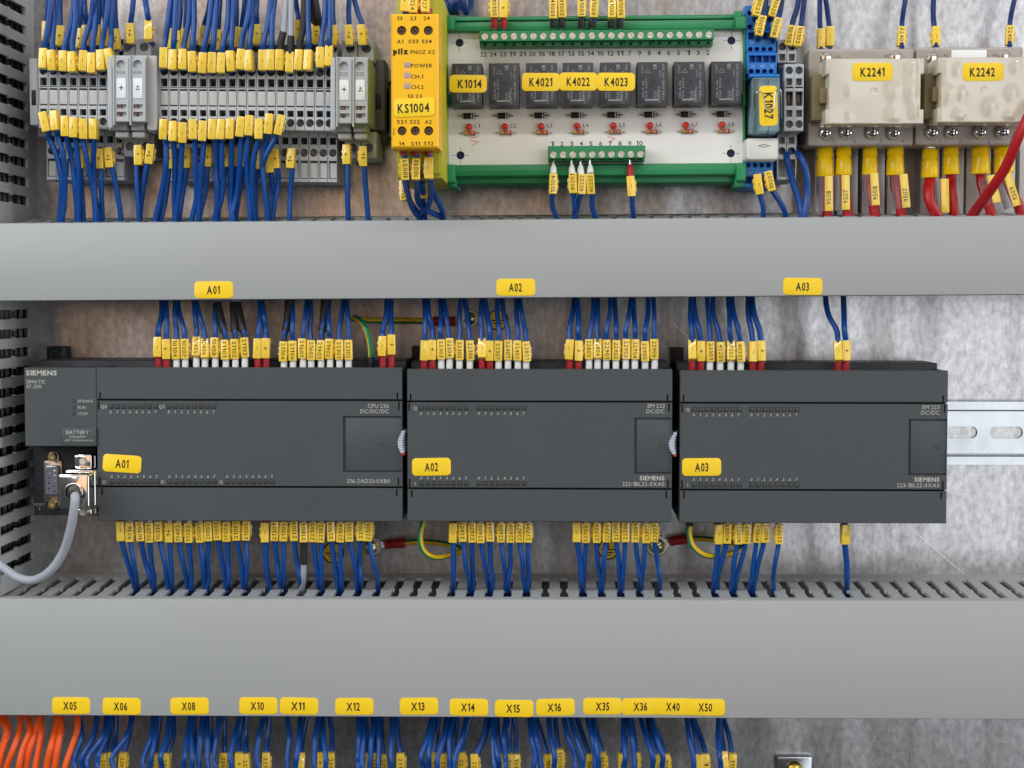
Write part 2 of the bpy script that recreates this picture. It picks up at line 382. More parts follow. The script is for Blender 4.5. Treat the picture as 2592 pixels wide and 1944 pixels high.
# ------------------------------------------------------------------ wiring ducts
def hduct(label, lt, rt, lb, rb, flare, x_slot, HF=76, open_from=-140):
    A, B = P(0, lt, HF), P(2592, rt, HF); C_, E_ = P(0, lb, HF), P(2592, rb, HF)
    a = math.atan2((B.z - A.z + E_.z - C_.z) / 2, B.x - A.x)
    o = (A + B + C_ + E_) / 4; o.y = 0
    t = Thing('wiring_duct', label, 'wiring duct', o, 'grey slotted wiring ducts', a)
    zt = (t.loc(A).z + t.loc(B).z) / 2; zb = (t.loc(C_).z + t.loc(E_).z) / 2
    xl = t.loc(A).x - 70; xr = t.loc(B).x + 60
    g = G(); g.prism(xl, xr, zb, zt, 68, HF, 0, 1.3); t.part('cover', g, 'duct_grey')
    xs = t.L(x_slot, lt, 72)[0]; n0 = int((xl - xs) / 10) + 1; n1 = int((xr - xs) / 10)
    for nm, top in (('slotted_wall', True), ('slotted_wall', False)):
        zw = zt - 1.2 if top else zb + 1.2; rects = []
        for k in range(n0, n1):
            x = xs + 10 * k
            if x - 4 < t.L(open_from, 1000, 40)[0]: continue
            rects += [(x - 2.2, x + 2.2, 15, 42.2), (x - 1.35, x + 1.35, 42.2, 45.2), (x - 2.2, x + 2.2, 45.2, 69)]
        fl = flare if top else 0
        def mp(x, y, z, zw=zw, top=top, fl=fl):
            return (x, -z, zw - y + fl * (1 - z / HF) if top else zw + y)
        g = G(); g.grid(xl + 2, xr - 2, 0.2, 69.5, 0, rects, (), 1.7, False, mp)
        g.grid(xl + 2, xr - 2, 0.2, 69.5, -1.7, rects, (), 0.01, False, mp)
        t.part(nm, g, 'duct_wall_grey', ang=0)
    g = G(); g.prism(xl + 2, xr - 2, zb + 1.4, zt - 1.4, 0.2, 2.2, 0, 0); t.part('base', g, 'duct_wall_grey')
    return t, zt, zb, xl, xr
UD = hduct('upper grey wiring duct across the cabinet with three yellow stickers', 563, 547, 764, 745, 7.0, 1362)
LD = hduct('lower grey wiring duct across the cabinet above the X stickers', 1514, 1521, 1812, 1822, 2.4, 1380)
# vertical duct at the left edge: only its right-hand slotted wall is in view
X0 = P(98, 850, 0).x
t = Thing('wiring_duct', 'vertical grey wiring duct with horizontal slots at the left edge', 'wiring duct', (X0 - 40, 0, 0), 'grey slotted wiring ducts')
zt = P(98, -260, 0).z; zb = P(98, 1452, 0).z; rects = []; z = P(60, 117, 30).z
while z < zt - 6: z += 10.35
while z > zb + 6:
    if not (P(98, 560, 0).z > z > P(98, 770, 0).z):
        rects += [(z - 2.5, z + 2.5, 15, 42), (z - 1.8, z + 1.8, 42, 44.5), (z - 2.5, z + 2.5, 44.5, 71)]
    z -= 10.35
g = G(); mpw = lambda x, y, z: (40 - y, -z, x)
g.grid(zb, zt, 0.2, 73, 0, rects, (), 1.7, False, mpw); g.grid(zb, zt, 0.2, 73, -1.7, rects, (), 0.01, False, mpw)
t.part('slotted_wall', g, 'duct_wall_grey', ang=0)
g = G(); g.prism(-40, 40.6, P(98, 770, 0).z, P(98, 1440, 0).z, 73.2, 75, 0, 0.8); g.prism(-40, 40.6, P(98, 540, 0).z, zt, 73.2, 75, 0, 0.8); t.part('cover', g, 'duct_grey')
g = G(); g.prism(-38, 38, zb, zt, 0.2, 2.2, 0, 0); t.part('base', g, 'duct_wall_grey')
g = G(); g.prism(-40, -38.3, zb, zt, 0.2, 73, 0, 0); t.part('wall', g, 'duct_wall_grey')
t = Thing('wire_bundle', 'black bundle of wires filling the vertical duct', 'wires', (X0 - 40, 0, 0))
for k in range(15):
    xk = 33 - 3.4 * (k % 2) - random.random(); hk = 8 + 4.4 * k; pts = []
    for i in range(12): pts.append(Vector((xk + random.uniform(-1, .6), -(hk + random.uniform(-1.5, 1.5)), zt + (zb - zt) * i / 11)))
    g = G(); g.tube(pts, 2.4, 7); t.part('wire', g, 'ferrule_black')  # wires painted black to put shade behind the duct's slots

# ------------------------------------------------------------------ DIN rails
def rail(label, px0, px1, yc0, slots):
    A, B = P(px0, yc0, 7.5), P(px1, yc0, 7.5); o = A.copy(); o.y = 0
    t = Thing('mounting_rail', label, 'mounting rail', o, 'steel mounting rails'); Lx = B.x - A.x
    prof = [(-17.5, 7.5), (-17.5, 6.3), (-13.6, 6.3), (-13.6, 1.6), (-12.4, 0.4), (12.4, 0.4), (13.6, 1.6), (13.6, 6.3), (17.5, 6.3), (17.5, 7.5),
            (13.2, 7.5), (12.4, 6.9), (12.4, 2.4), (11.8, 1.7), (-11.8, 1.7), (-12.4, 2.4), (-12.4, 6.9), (-13.2, 7.5)]
    g = G()
    # bent sheet: upper and lower flanges as profiles, web as a face with real slots
    for sgn in (1, -1):
        pr = [(sgn * 17.5, 7.5), (sgn * 17.5, 6.4), (sgn * 13.4, 6.4), (sgn * 12.9, 0.6), (sgn * 11.8, 0.6), (sgn * 11.8, 1.7), (sgn * 12.0, 2.2), (sgn * 12.4, 7.0), (sgn * 13.0, 7.5)]
        g.loops([[(0, -h, z) for z, h in pr], [(Lx, -h, z) for z, h in pr]])
    rects = []; circs = []
    for (a, b) in slots:
        xa = P(a, yc0, 1.7).x - A.x; xb = P(b, yc0, 1.7).x - A.x; rects.append((xa + 3.3, xb - 3.3, -3.3, 3.3))
        for c, s_ in ((xa + 3.3, -1), (xb - 3.3, 1)):
            for k in range(6):
                z0 = 3.3 * math.sin(R_(90 * k / 6)); z1 = 3.3 * math.sin(R_(90 * (k + 1) / 6)); d = 3.3 * math.cos(R_(90 * (k + .5) / 6))
                for q in ((z0, z1), (-z1, -z0)):
                    rects.append((c, c + d, *q) if s_ > 0 else (c - d, c, *q))
    g.grid(0, Lx, -11.8, 11.8, 1.7, rects, (), 1.2, False)
    t.part('rail_profile', g, 'zinc'); return t
rail('slotted steel mounting rail right of the dark control modules', 100, 2760, 1092, [(2392, 2474), (2505, 2589), (2620, 2704)])
rail('steel mounting rail behind the upper row of terminals and relays', 90, 2330, 268, [])

# ------------------------------------------------------------------ controller modules
LEDM = None
def module(name, label, cat, x0, x1, y0, y1, lt, lb, door, px_left=None, group=None):
    H = 69.5
    t = Thing(name, label, cat, P(px_left or x0, y1, 0), group); t.H = H
    k = 1
    xl = px_left or x0
    g = G()
    xa, xb, za, zb = t.R(xl, y0, x1, y1, H)
    g.prism(xa, xb, za + 0.6, zb + 2.9, 8, 44, 0, 0.3)           # rear body with the clip-on top
    xq = t.L(x0, y0, H)[0]
    g.prism(xq + .5, xb - .5, za + 0.6, zb - 7, 44, 60, 0, 0)
    g.prism(xq + .3, xq + 2.2, za + .6, zb - 0.1, 44, 66, 0, 0); g.prism(xb - 2.2, xb - .3, za + .6, zb - 0.1, 44, 66, 0, 0)
    t.part('housing', g, 'anthracite_dark')
    # ventilated top strip with open slots
    xa2 = t.L(x0 if not px_left else xl, y0, 44)[0]; rects = []; x = xa + 3
    while x < xb - 5: rects.append((x, x + 2.6, 24, 34)); x += 4.25
    g = G(); zz = zb + 3.1; g.grid(xa + .5, xb - .5, 10, 43.8, 0, rects, (), 1.4, True, lambda x, y, z: (x, -z, zz - y)); t.part('ventilated_top', g, 'anthracite', ang=0)
    # front panels
    xa, xb, _, _ = t.R(x0, y0, x1, y1, H)
    def zz_(py): return t.L((x0 + x1) / 2, py, H)[1]
    sx = lambda d: (DIST - H) / F * d
    def slit(side, d0, d1, py0, py1):
        q = (xa + sx(d0), xa + sx(d1)) if side < 0 else (xb - sx(d1), xb - sx(d0)); return (*q, zz_(py1), zz_(py0))
    g = G(); g.cbox(xa, xb, zz_(lt - 2), zz_(y0), 61, H, [slit(-1, 7, 11, lt - 20, lt), slit(1, 10, 14, lt - 20, lt)], (), 3, 0.35); t.part('top_cover', g, 'anthracite')
    g = G(); g.cbox(xa, xb, zz_(y1), zz_(lb + 2), 46, H, [slit(-1, 9, 13, lb, lb + 22), slit(1, 12, 16, lb, lb + 22)], (), 3, 0.35); t.part('bottom_cover', g, 'anthracite')
    t.holes = [slit(-1, 3, 7, lt, lt + 25), slit(1, 6, 10, lt, lt + 25), slit(-1, 3, 8, lb - 24, lb), slit(1, 8, 12, lb - 24, lb)]
    d = t.R(*door, H); t.holes.append((d[0], xb - 0.5, d[2], d[3]))
    t.zz = zz_; t.xa = xa; t.xb = xb; t.lt = lt; t.lb = lb; t.leds = []
    g = G(); g.prism(d[0] + 1.3, xb - 0.3, d[2] + 0.6, d[3] - 1.0, 66, 69.0, 0, 0.4); dd = t.part('expansion_door', g, 'anthracite')
    g = G(); cx = (d[0] + xb) / 2 + 3.5; cz = (d[2] + d[3]) / 2
    for q in range(3): g.prism(cx + q * 1.2, cx + q * 1.2 + .35, cz - 1.4, cz + 1.4, 68.9, 69.25, 0, 0.1)
    t.part('grip', g, 'anthracite', dd)
    g = G(); g.prism(xa + .4, xb - .4, zz_(lb), zz_(lt), 60, 66, 0, 0); t.part('inner_frame', g, 'anthracite_dark')
    t.tx = G(); return t
def leds(t, xs, y):
    for x in xs: t.leds.append(t.R(x - 6.2, y - 6, x + 6.2, y + 6, t.H))
def finish(t):
    g = G(); g.cbox(t.xa, t.xb, t.zz(t.lb - 2), t.zz(t.lt + 2), 61, t.H, t.holes + t.leds, (), 1.8, 0.35); t.part('front_panel', g, 'anthracite', ang=0)
    global LEDM
    if LEDM is None:
        q = G(); q.prism(-1.12, 1.12, -1.07, 1.07, -1.7, -0.12, 0, 0.15); LEDM = mesh('indicator', q, 'led_brown')
    for r in t.leds: t.part('indicator', LEDM, None, None, ((r[0] + r[1]) / 2, -t.H, (r[2] + r[3]) / 2))
    t.part('lettering', t.tx, 'print_white', ang=0)

DIG = ['.0', '.1', '.2', '.3', '.4', '.5', '.6', '.7']
def bank(t, lab, lx, xs, yl, yt):
    leds(t, xs, yl)
    for s, x in zip(DIG, xs): txt(t, t.tx, s, x - 2, yt, t.H + .08, 7.5, None, 0, 'C', 0.004)
    if lab: txt(t, t.tx, lab, lx, yl, t.H + .08, 9, None)
st = lambda a, n=8, d=16.25: [a + d * k for k in range(n)]

cpu = module('controller_module', 'wide dark grey control module with serial ports at its left end', 'control module', 246, 1018, 931, 1319, 1013, 1233, (868, 1053, 1018, 1195), 62)
t = cpu; H = t.H
bank(t, 'Q0', 263, st(281), 1029, 1042.5); bank(t, 'Q1', 409, st(428), 1029, 1042.5)
bank(t, 'I0', 264, st(284), 1220, 1206); bank(t, 'I1', 411, st(430), 1220, 1206); bank(t, 'I2', 560, st(576), 1220, 1206)
for s, x, y, hp, al in (('CPU 226', 984, 1027, 10.5, 'R'), ('DC/DC/DC', 984, 1041, 10.5, 'R'), ('216-2AD23-0XB0', 987, 1217.5, 10.5, 'R')): txt(t, t.tx, s, x, y, H + .08, hp, None, 0, al)
txt(t, t.tx, 'SIEMENS', 66, 943.5, H + .08, 12.5, 79, 0, 'L', 0.03)
for s, x, y, hp in (('SIMATIC', 67, 966, 9.5), ('S7-200', 67, 978, 9.5), ('SF/DIAG', 197, 1015, 7.5), ('RUN', 197, 1031, 7.5), ('STOP', 197, 1047, 7.5)): txt(t, t.tx, s, x, y, H + .08, hp, None, 0, 'L')
g = G(); rc = [t.R(183, y - 4.5, 192, y + 4.5, H) for y in (1015.5, 1031, 1047)]
x0, x1, z0, z1 = t.R(62, 931, 244.5, 1130, H); g.cbox(x0, x1, z0, z1, 46, H, rc, (), 0.6, 0.4); t.part('display_panel', g, 'anthracite', ang=0)
g = G(); box(t, g, 156, 1083, 243, 1128.5, 60, 71.2, 0, 0.4); bc = t.part('battery_cover', g, 'anthracite')
g = G()
for s, y, hp in (('BATTERY', 1094, 9.5), ('E-Stand:04', 1105, 6.5), ('6ES7 291-8BA20-0XA0', 1114.5, 4.6)): txt(t, g, s, 196 if hp > 5 else 200, y, 71.28, hp, 72 if hp < 5 else None)
t.part('lettering', g, 'print_white', bc, ang=0)
g = G(); box(t, g, 85, 1131, 244, 1305, 10, 50, 0, 0.5); pp = t.part('port_panel', g, 'anthracite_dark')
g = G(); txt(t, g, 'PORT', 100, 1277, 50.1, 8); txt(t, g, '1', 100, 1288, 50.1, 8); t.part('lettering', g, 'print_dim', pp, ang=0)
# open nine-way serial port
g = G(); box(t, g, 111, 1166, 157, 1271, 49, 51.2, 1.2, 0.3); box(t, g, 122, 1143, 149, 1290, 49, 51, 2.5, 0.3); sp = t.part('serial_port', g, 'port_steel')
g = G(); box(t, g, 113, 1180, 148, 1254, 51, 56, 1.6, 0.25); t.part('port_rim', g, 'zinc', sp)
holes = [(*t.L(137.5, y, 56.2), .62) for y in (1191, 1203, 1217.5, 1231, 1244)] + [(*t.L(124, y, 56.2), .62) for y in (1197.5, 1210.5, 1223.5, 1237)]
g = G(); x0, x1, z0, z1 = t.R(115, 1182, 146, 1252, 56.2); g.cbox(x0, x1, z0, z1, 55, 56.2, (), holes, 1.0, 0.2); t.part('socket_face', g, 'port_grey', sp, ang=0)
for y in (1158, 1278):
    x, z = t.L(130.5, y, 55); g = G(); g.lathe(x, z, [(2.3, 50), (2.3, 54.5), (2.1, 55), (1.25, 55), (1.1, 51.5)], 14); t.part('standoff', g, 'brass_zinc', sp)
g = G(); box(t, g, 118, 877, 168, 922, 0.5, 9, 0.5, 0.5); mf = t.part('mounting_foot', g, 'anthracite_dark')
g = G(); x, z = t.L(138, 898, 9); g.lathe(x, z, [(2.6, 8.9), (2.6, 9.2), (2.2, 9.2), (1.9, 7)], 14); box(t, g, 152, 880, 164, 916, 9, 12, 0, 0.4); t.part('screw_boss', g, 'anthracite', mf)
finish(cpu)
for r in rc: t.part('indicator', LEDM, None, None, ((r[0] + r[1]) / 2, -H, (r[2] + r[3]) / 2))

for k, (dx, dy, lab) in enumerate(((0, 0, 'dark grey expansion module between the two other control modules'), (690, 3.5, 'rightmost dark grey expansion module beside the bare mounting rail'))):
    xe = (1701, 2398)[k]
    t = module('expansion_module', lab, 'control module', 1031 + dx, xe, 935 + dy, 1320.5 + dy, 1017 + dy, 1237.5 + dy, ((1605, 2299)[k], 1057 + dy, xe, 1199 + dy), None, 'expansion modules')
    bank(t, 'Q', 1051 + dx, st(1067 + dx), 1033 + dy, 1046.5 + dy); bank(t, None, 0, st(1213 + dx), 1033 + dy, 1046.5 + dy)
    bank(t, 'I', 1051 + dx, st(1067 + dx), 1224 + dy, 1210 + dy); bank(t, None, 0, st(1213 + dx), 1224 + dy, 1210 + dy)
    r = (1682, 2378)[k]
    for s, y in (('EM 223', 1027), ('DC/DC', 1041), ('223-1BL22-0XA0', 1225)): txt(t, t.tx, s, r, y + dy, H + .08, 10.5, None, 0, 'R')
    txt(t, t.tx, 'SIEMENS', r, 1210 + dy, H + .08, 11, 63, 0, 'R', 0.03)
    g = G(); fx = (1042, 1697)[k]; box(t, g, fx, 876 + dy, fx + 34, 925 + dy, 0.5, 9, 0.5, 0.5); mf = t.part('mounting_foot', g, 'black')
    g = G(); x, z = t.L(fx + 16, 892 + dy, 9); g.lathe(x, z, [(2.6, 8.9), (2.6, 9.3), (2.2, 9.3), (1.9, 7)], 14); t.part('screw_boss', g, 'black', mf)
    finish(t)

# flat ribbon cables joining the modules
for (x0, x1, y0, y1, lab) in ((1011, 1027, 1089, 1151, 'grey ribbon cable bulging between the wide and the middle module'), (1694, 1713, 1093, 1154, 'grey ribbon cable bulging between the middle and the rightmost module')):
    o = P((x0 + x1) / 2, y1, 60); t = Thing('ribbon_cable', lab, 'ribbon cable', o, 'ribbon cables between modules')
    n = 10; xa, xb, za, zb = t.R(x0, y0, x1, y1, 66); cm = G(); cr = G()
    for k in range(n):
        z = zb + (za - zb) * (k + .5) / n; r = (zb - za) / n / 2 * 1.02; f = math.sin(math.pi * (k + .5) / n) * .7 + .3
        pts = [Vector((xb + 1.5, 10, z)), Vector((xb + .2, 0, z)), Vector((xb - (xb - xa) * f * .55, -10.5, z)), Vector((xb - (xb - xa) * f, -11.4, z)), Vector((xb - (xb - xa) * f * 1.05, -9, z)), Vector((xb - (xb - xa) * f, 6, z))]
        (cr if k == n - 1 else cm).tube(pts, r, 6)
    t.part('core_strip', cm, 'ribbon_grey'); t.part('marked_core', cr, 'ferrule_red')

# ------------------------------------------------------------------ serial plug with its cable
t = Thing('serial_plug', 'chromed serial plug with thick grey cable in the wide control module', 'plug', P(187, 1288, 52))
g = G(); box(t, g, 189, 1152, 243, 1304, 51, 58, 0.8, 0.6); box(t, g, 196, 1150, 232, 1186, 57, 63, 0.8, 0.8); box(t, g, 196, 1286, 232, 1305, 57, 60, 0.8, 0.8); t.part('flange', g, 'chrome')
g = G(); box(t, g, 163, 1188, 243, 1290, 56, 74, 2.0, 1.6); box(t, g, 148, 1200, 226, 1288, 70, 84, 1.2, 1.0); t.part('shell', g, 'chrome')
for y in (1167, 1296):
    g = G(); x, z = t.L(211, y, 63); g.lathe(x, z, [(2.1, t.hh(57)), (2.1, t.hh(64)), (1.6, t.hh(64.6))], 12); t.part('thumbscrew', g, 'screw_steel')
x, z = t.L(187, 1245, 84)
g = G(); g.lathe(x, z, [(4.6, t.hh(83.5)), (4.6, t.hh(86.5)), (4.3, t.hh(87)), (3.6, t.hh(87)), (3.5, t.hh(82))], 22); t.part('collar', g, 'chrome')
g = G(); a = [t.loc(P(187, 1244, 80)), t.loc(P(187, 1246, 90)), t.loc(P(187, 1258, 97))]; g.tube(a, [3.4, 3.2, 2.9], 14); t.part('boot', g, 'black_rubber')
def spline(pts, sub=6):
    p = [Vector(q) for q in pts]
    if len(p) < 3: return p
    e = [p[0] * 2 - p[1]] + p + [p[-1] * 2 - p[-2]]; o = []
    for i in range(1, len(e) - 2):
        for k in range(sub):
            s = k / sub; a, b, c, d = e[i - 1], e[i], e[i + 1], e[i + 2]
            o.append(0.5 * ((2 * b) + (c - a) * s + (2 * a - 5 * b + 4 * c - d) * s * s + (3 * b - a - 3 * c + d) * s ** 3))
    o.append(p[-1]); return o
def pxs(t, pts): return [t.loc(P(*q)) for q in pts]
g = G(); g.tube(spline(pxs(t, [(187, 1248, 93), (190, 1262, 98), (186, 1300, 97), (176, 1350, 93), (158, 1402, 88), (126, 1446, 84), (86, 1468, 80), (46, 1462, 78), (10, 1438, 76), (-40, 1400, 72)]), 8), 2.3, 16); t.part('cable', g, 'wire_grey')

# ------------------------------------------------------------------ grey double-deck terminals
TA = -0.008
HT, HB = 55.0, 41.0
def slice_meshes(w):
    """one terminal slice, x from 0..w; rows taken from the photo at the left block"""
    o = P(98, 330, HT); o.y = 0
    q = lambda py, h: P(110, py, h).z - o.z
    W = w - 0.22; c = w / 2; g = G()
    rc = lambda y0, y1, h, hw=1.75: (c - hw, c + hw, q(y1, h), q(y0, h))
    g.cbox(0, W, q(325, HT), q(145, HT), 12, HT, [rc(196, 216, HT), (0.5, W - .3, q(266.5, HT), q(222.5, HT)), rc(275, 291, HT), (0.4, W - .4, q(219.5, HT), q(217.3, HT))], [(c, q(179, HT), 2.15), (c, q(306, HT), 2.15)], 7, 0.2)
    g.cbox(0, W, q(455, HB), q(326, HB), 8, HB, [rc(343, 361, HB), (0.5, W - .3, q(447, HB), q(401, HB))], [(c, q(381, HB), 2.15)], 6, 0.2)
    g.cbox(0, W, q(144, HB), q(97, HB), 8, HB, [], [(c, q(119, HB), 2.25)], 6, 0.2)
    body = mesh('terminal_body', g, 'terminal_grey', 0)
    g = G(); g.prism(0.6, W - 0.3, q(263, HT), q(227, HT), 47, HT - .2, 0.3, 0.3, 2); tab = mesh('marker_tab', g, 'tab_grey')
    g = G(); g.prism(0.6, W - 0.3, q(445, HB), q(407, HB), 34, HB - 1.2, 0.3, 0.3, 2); tab2 = mesh('marker_tab', g, 'tab_grey')
    clamps = []
    for py, h in ((179, HT), (306, HT), (381, HB)):
        g = G(); cz = q(py, h); g.prism(c - 1.5, c + 1.5, cz - 1.6, cz - .2, h - 6.8, h - 3.5, 0, 0.3); clamps.append(mesh('clamp', g, 'screw_dark'))
    g = G()
    for py, h in ((206, HT), (283, HT), (352, HB)):
        cz = q(py, h); g.add([(c - 1.5, -(h - 2.2), cz + 1.6), (c + 1.5, -(h - 2.2), cz + 1.6), (c + 1.5, -(h - 6.6), cz - 1.5), (c - 1.5, -(h - 6.6), cz - 1.5)], [(0, 1, 2, 3)])
    rel = mesh('release_lever', g, 'hole_grey', 0)
    return body, tab, tab2, clamps, rel, o
def terminal_row(x_start, x_end, n, place, grp, skip_tab2=()):
    A = P(x_start, 330 + (x_start - 98) * 0.008, HT); B = P(x_end, 330 + (x_end - 98) * 0.008, HT); wmm = (B.x - A.x) / n
    body, tab, tab2, clamps, rel, o = slice_meshes(wmm)
    for i in range(n):
        p = A + (B - A) * (i / n); p.y = 0
        t = Thing('terminal_block', f'grey two-level spring terminal {place}', 'terminal block', p, grp, TA)
        t.part('terminal_body', body, None); t.part('marker_tab', tab, None)
        if i not in skip_tab2: t.part('marker_tab', tab2, None)
        for c in clamps: t.part('clamp', c, None)
        t.part('release_lever', rel, None)
terminal_row(98, 298, 8, 'in the short left row', 'terminals in the short left row')
terminal_row(403.5, 846, 18, 'in the long row', 'terminals in the long row')
def end_plate(label, x0, x1, y0, y1, h, mt, name='end_bracket'):
    t = Thing(name, label, 'end bracket', P((x0 + x1) / 2, y1, 0), 'end brackets')
    g = G(); a, b, c, d = t.R(x0, y0, x1, y1, h); m = (c + d) / 2
    g.prism(a, b, c + (d - c) * .12, d, 6, h, 0.6, 0.8); g.prism(a, b, c, d - (d - c) * .3, 6, h * .72, 0.6, 0.8); t.part('bracket_body', g, mt)
    g = G(); a, b, c, d = t.R(x0 + (x1 - x0) * .25, y0 + (y1 - y0) * .42, x0 + (x1 - x0) * .75, y0 + (y1 - y0) * .62, h + .06); g.prism(a, b, c, d, h - 1, h + .1, 0, .05); t.part('screw_slot', g, 'black')
end_plate('light grey end plate left of the short terminal row', 74, 97, 147, 340, 50, 'terminal_grey')
end_plate('dark grey end bracket between fuse terminals and yellow relay', 938, 974, 150, 356, 30, 'bracket_grey')  # shadow at this bracket is put into its grey
end_plate('grey end bracket between small terminals and white relay', 2037, 2054, 155, 362, 44, 'bracket_grey')

def fuse(x0, x1, yo, mark, place, flank=None):
    HF = 66
    t = Thing('fuse_terminal', f'grey fuse terminal with white tag {mark} {place}', 'fuse terminal', P(x0, 330 + yo, 0), 'fuse terminals', TA)
    y = lambda v: v + yo; g = G(); xm = (x0 + x1) / 2
    a, b, c, d = t.R(x0, y(146), x1, y(308), HF)
    cx, cz = t.L(xm - 1, y(163), HF); k = (DIST - HF) / F
    W1 = t.R(xm - 11, y(264), xm + 13, y(275), HF); W2 = t.R(xm - 11, y(283), xm + 13, y(295), HF)
    g.cbox(a + .1, b - .1, c, d, 30, HF, [W1, W2], [(cx, cz, 11.5 * k)], 2.2, 0.3)
    g.prism(a + .1, a + 1.0, c - 2, d + 1.2, 25, HF + 1.2, 0.3, 0.3); g.prism(a + .1, b - .1, d, d + 1.6, 40, HF - 3, 0, 0.3)
    t.part('fuse_holder', g, 'terminal_grey', ang=0)
    g = G(); g.prism(W1[0] + 1.2, W1[0] + 2.4, W2[2], W1[3], HF - 2.1, HF - 1.2, 0, 0.2); t.part('contact', g, 'copper')
    g = G(); box(t, g, xm - 12, y(198), xm + 12, y(249), HF - 1, HF + .4, 0.3, 0.15); lp = t.part('label_tag', g, 'white_plastic')
    g = G(); txt(t, g, mark, xm, y(222), HF + .5, 11, None, 90, 'C', 0.01); t.part('lettering', g, 'ink', lp, ang=0)
    g = G(); w_ = 0.16
    xs, zs = t.L(xm - 1, y(183), HF + .1); hh = t.hh(HF + .08)
    g.prism(xs - 1.7, xs + 1.7, zs + .65, zs + .8, hh - .05, hh, 0, 0); g.prism(xs - 1.7, xs + 1.7, zs - .8, zs - .65, hh - .05, hh, 0, 0)
    for q in (-1.7, 1.55): g.prism(xs + q, xs + q + .15, zs - .8, zs + .8, hh - .05, hh, 0, 0)
    g.prism(xs - 2.2, xs + 2.2, zs - .06, zs + .06, hh - .05, hh + .01, 0, 0); t.part('fuse_symbol', g, 'ink_grey')
    g = G(); box(t, g, xm - 18, y(311), xm + 16, y(330), 40, 58, 0.4, 0.8); t.part('lower_jaw', g, 'terminal_grey')
    g = G(); box(t, g, xm - 16, y(333), xm + 18, y(348), 44, 57, 0.6, 1.2); t.part('pull_tab', g, 'tab_grey')
    a, b, c, d = t.R(x0 + 14, y(99), x1 + 14, y(150), HB); cx, cz = t.L(xm + 38 * .42, y(119), HB)
    g = G(); g.cbox(a + .1, b - .1, c, d, 8, HB, (), [(cx, cz, 2.4)], 6, 0.2); t.part('rear_terminal', g, 'terminal_grey', ang=0); g = G()
    a2, b2, c2, d2 = t.R(x0 + 22, y(330), x1 + 22, y(396), HB); cx, cz = t.L(xm + 22, y(370), HB)
    g.cbox(a2 + .1, b2 - .1, c2, d2, 8, HB, (), [(cx, cz, 2.4)], 6, 0.2); t.part('lower_terminal', g, 'terminal_grey', ang=0)
fuse(286, 327, 0, '+', 'next to the short terminal row'); fuse(328, 369, 0, '1+', 'left of the long terminal row')
fuse(851, 891, 4, '+', 'at the right end of the long terminal row'); fuse(892, 932, 4, '1+', 'next to the dark end bracket')
for x0, x1, y0, y1, lab in ((271, 285, 140, 325, 'thin grey cover plate left of the short row fuse terminals'), (371, 398, 140, 330, 'grey cover plate right of the short row fuse terminals'), (836, 850, 144, 330, 'thin grey cover plate left of the long row fuse terminals')):
    t = Thing('cover_plate', lab, 'cover plate', P((x0 + x1) / 2, y1, 0), 'terminal cover plates', TA)
    g = G(); hq = 60 if x0 == 371 else 65; box(t, g, x0, y0, x1, y1, 10, hq, 1.2, 0.8); t.part('plate_body', g, 'terminal_grey')
    g = G(); box(t, g, x0 + 2, y1 - 30, x1 - 1, y1 + 5, 10, hq - 6, 1.2, 0.8); t.part('foot', g, 'terminal_grey')

# ------------------------------------------------------------------ yellow safety relay
HP = 125
t = Thing('safety_relay', 'narrow bright yellow safety relay standing between terminals and green module', 'relay', P(1050, 375, 0))
x0, x1, z0, z1 = t.R(990, 35, 1110.5, 375, HP)
k = (DIST - HP) / F
circ = [(*t.L(x, y, HP), 11.8 * k) for y, xs in ((77, (1016.5, 1050, 1084)), (331, (1017.5, 1051, 1085))) for x in xs]
g = G(); g.cbox(x0, x1, z0, z1, 100, HP, (), circ, 3.5, 0.9); t.part('front_panel', g, 'relay_yellow', ang=0)
xs0 = x0 - .3; xs1 = x1 + .1
a = t.L(1050, 450, 100)[1]; b = z1 + 14
g = G(); g.prism(x0 + .4, x1 - .2, a, b, 8, 98, 0, 0.5); g.prism(x0 + 1.6, x1 - 1.2, a + 2, b - 2, 96, 101, 0, 0.5)
t.part('housing', g, 'relay_olive')
for c in circ:
    g = G(); g.lathe(c[0], c[1], [(2.0, HP - 3.6), (2.0, HP - 2.2), (1.7, HP - 1.9)], 14); sc_ = t.part('terminal_screw', g, 'screw_dark')
    g = G(); aa = random.uniform(0, 3)
    for q in (0, math.pi / 2):
        ca, sa = math.cos(aa + q), math.sin(aa + q); n = Vector((-sa, 0, ca)) * .22; d = Vector((ca, 0, sa)) * 1.3; m = Vector((c[0], -(HP - 1.86), c[1]))
        g.add([m - d - n, m + d - n, m + d + n, m - d + n], [(0, 1, 2, 3)])
    t.part('drive_recess', g, 'black', sc_, ang=0)
for y in (164, 191, 217.5):
    g = G(); box(t, g, 1023.5, y - 7, 1038, y + 7, HP - 1, HP + .35, 0.2, 0.25); t.part('indicator', g, 'lens_lilac')
for y in (178, 204.5):
    g = G(); box(t, g, 1023.5, y - 6, 1038, y + 6, HP - 1, HP + .12, 0, 0.05); t.part('light_guide', g, 'lens_amber')
g = G(); HQ = HP + .08
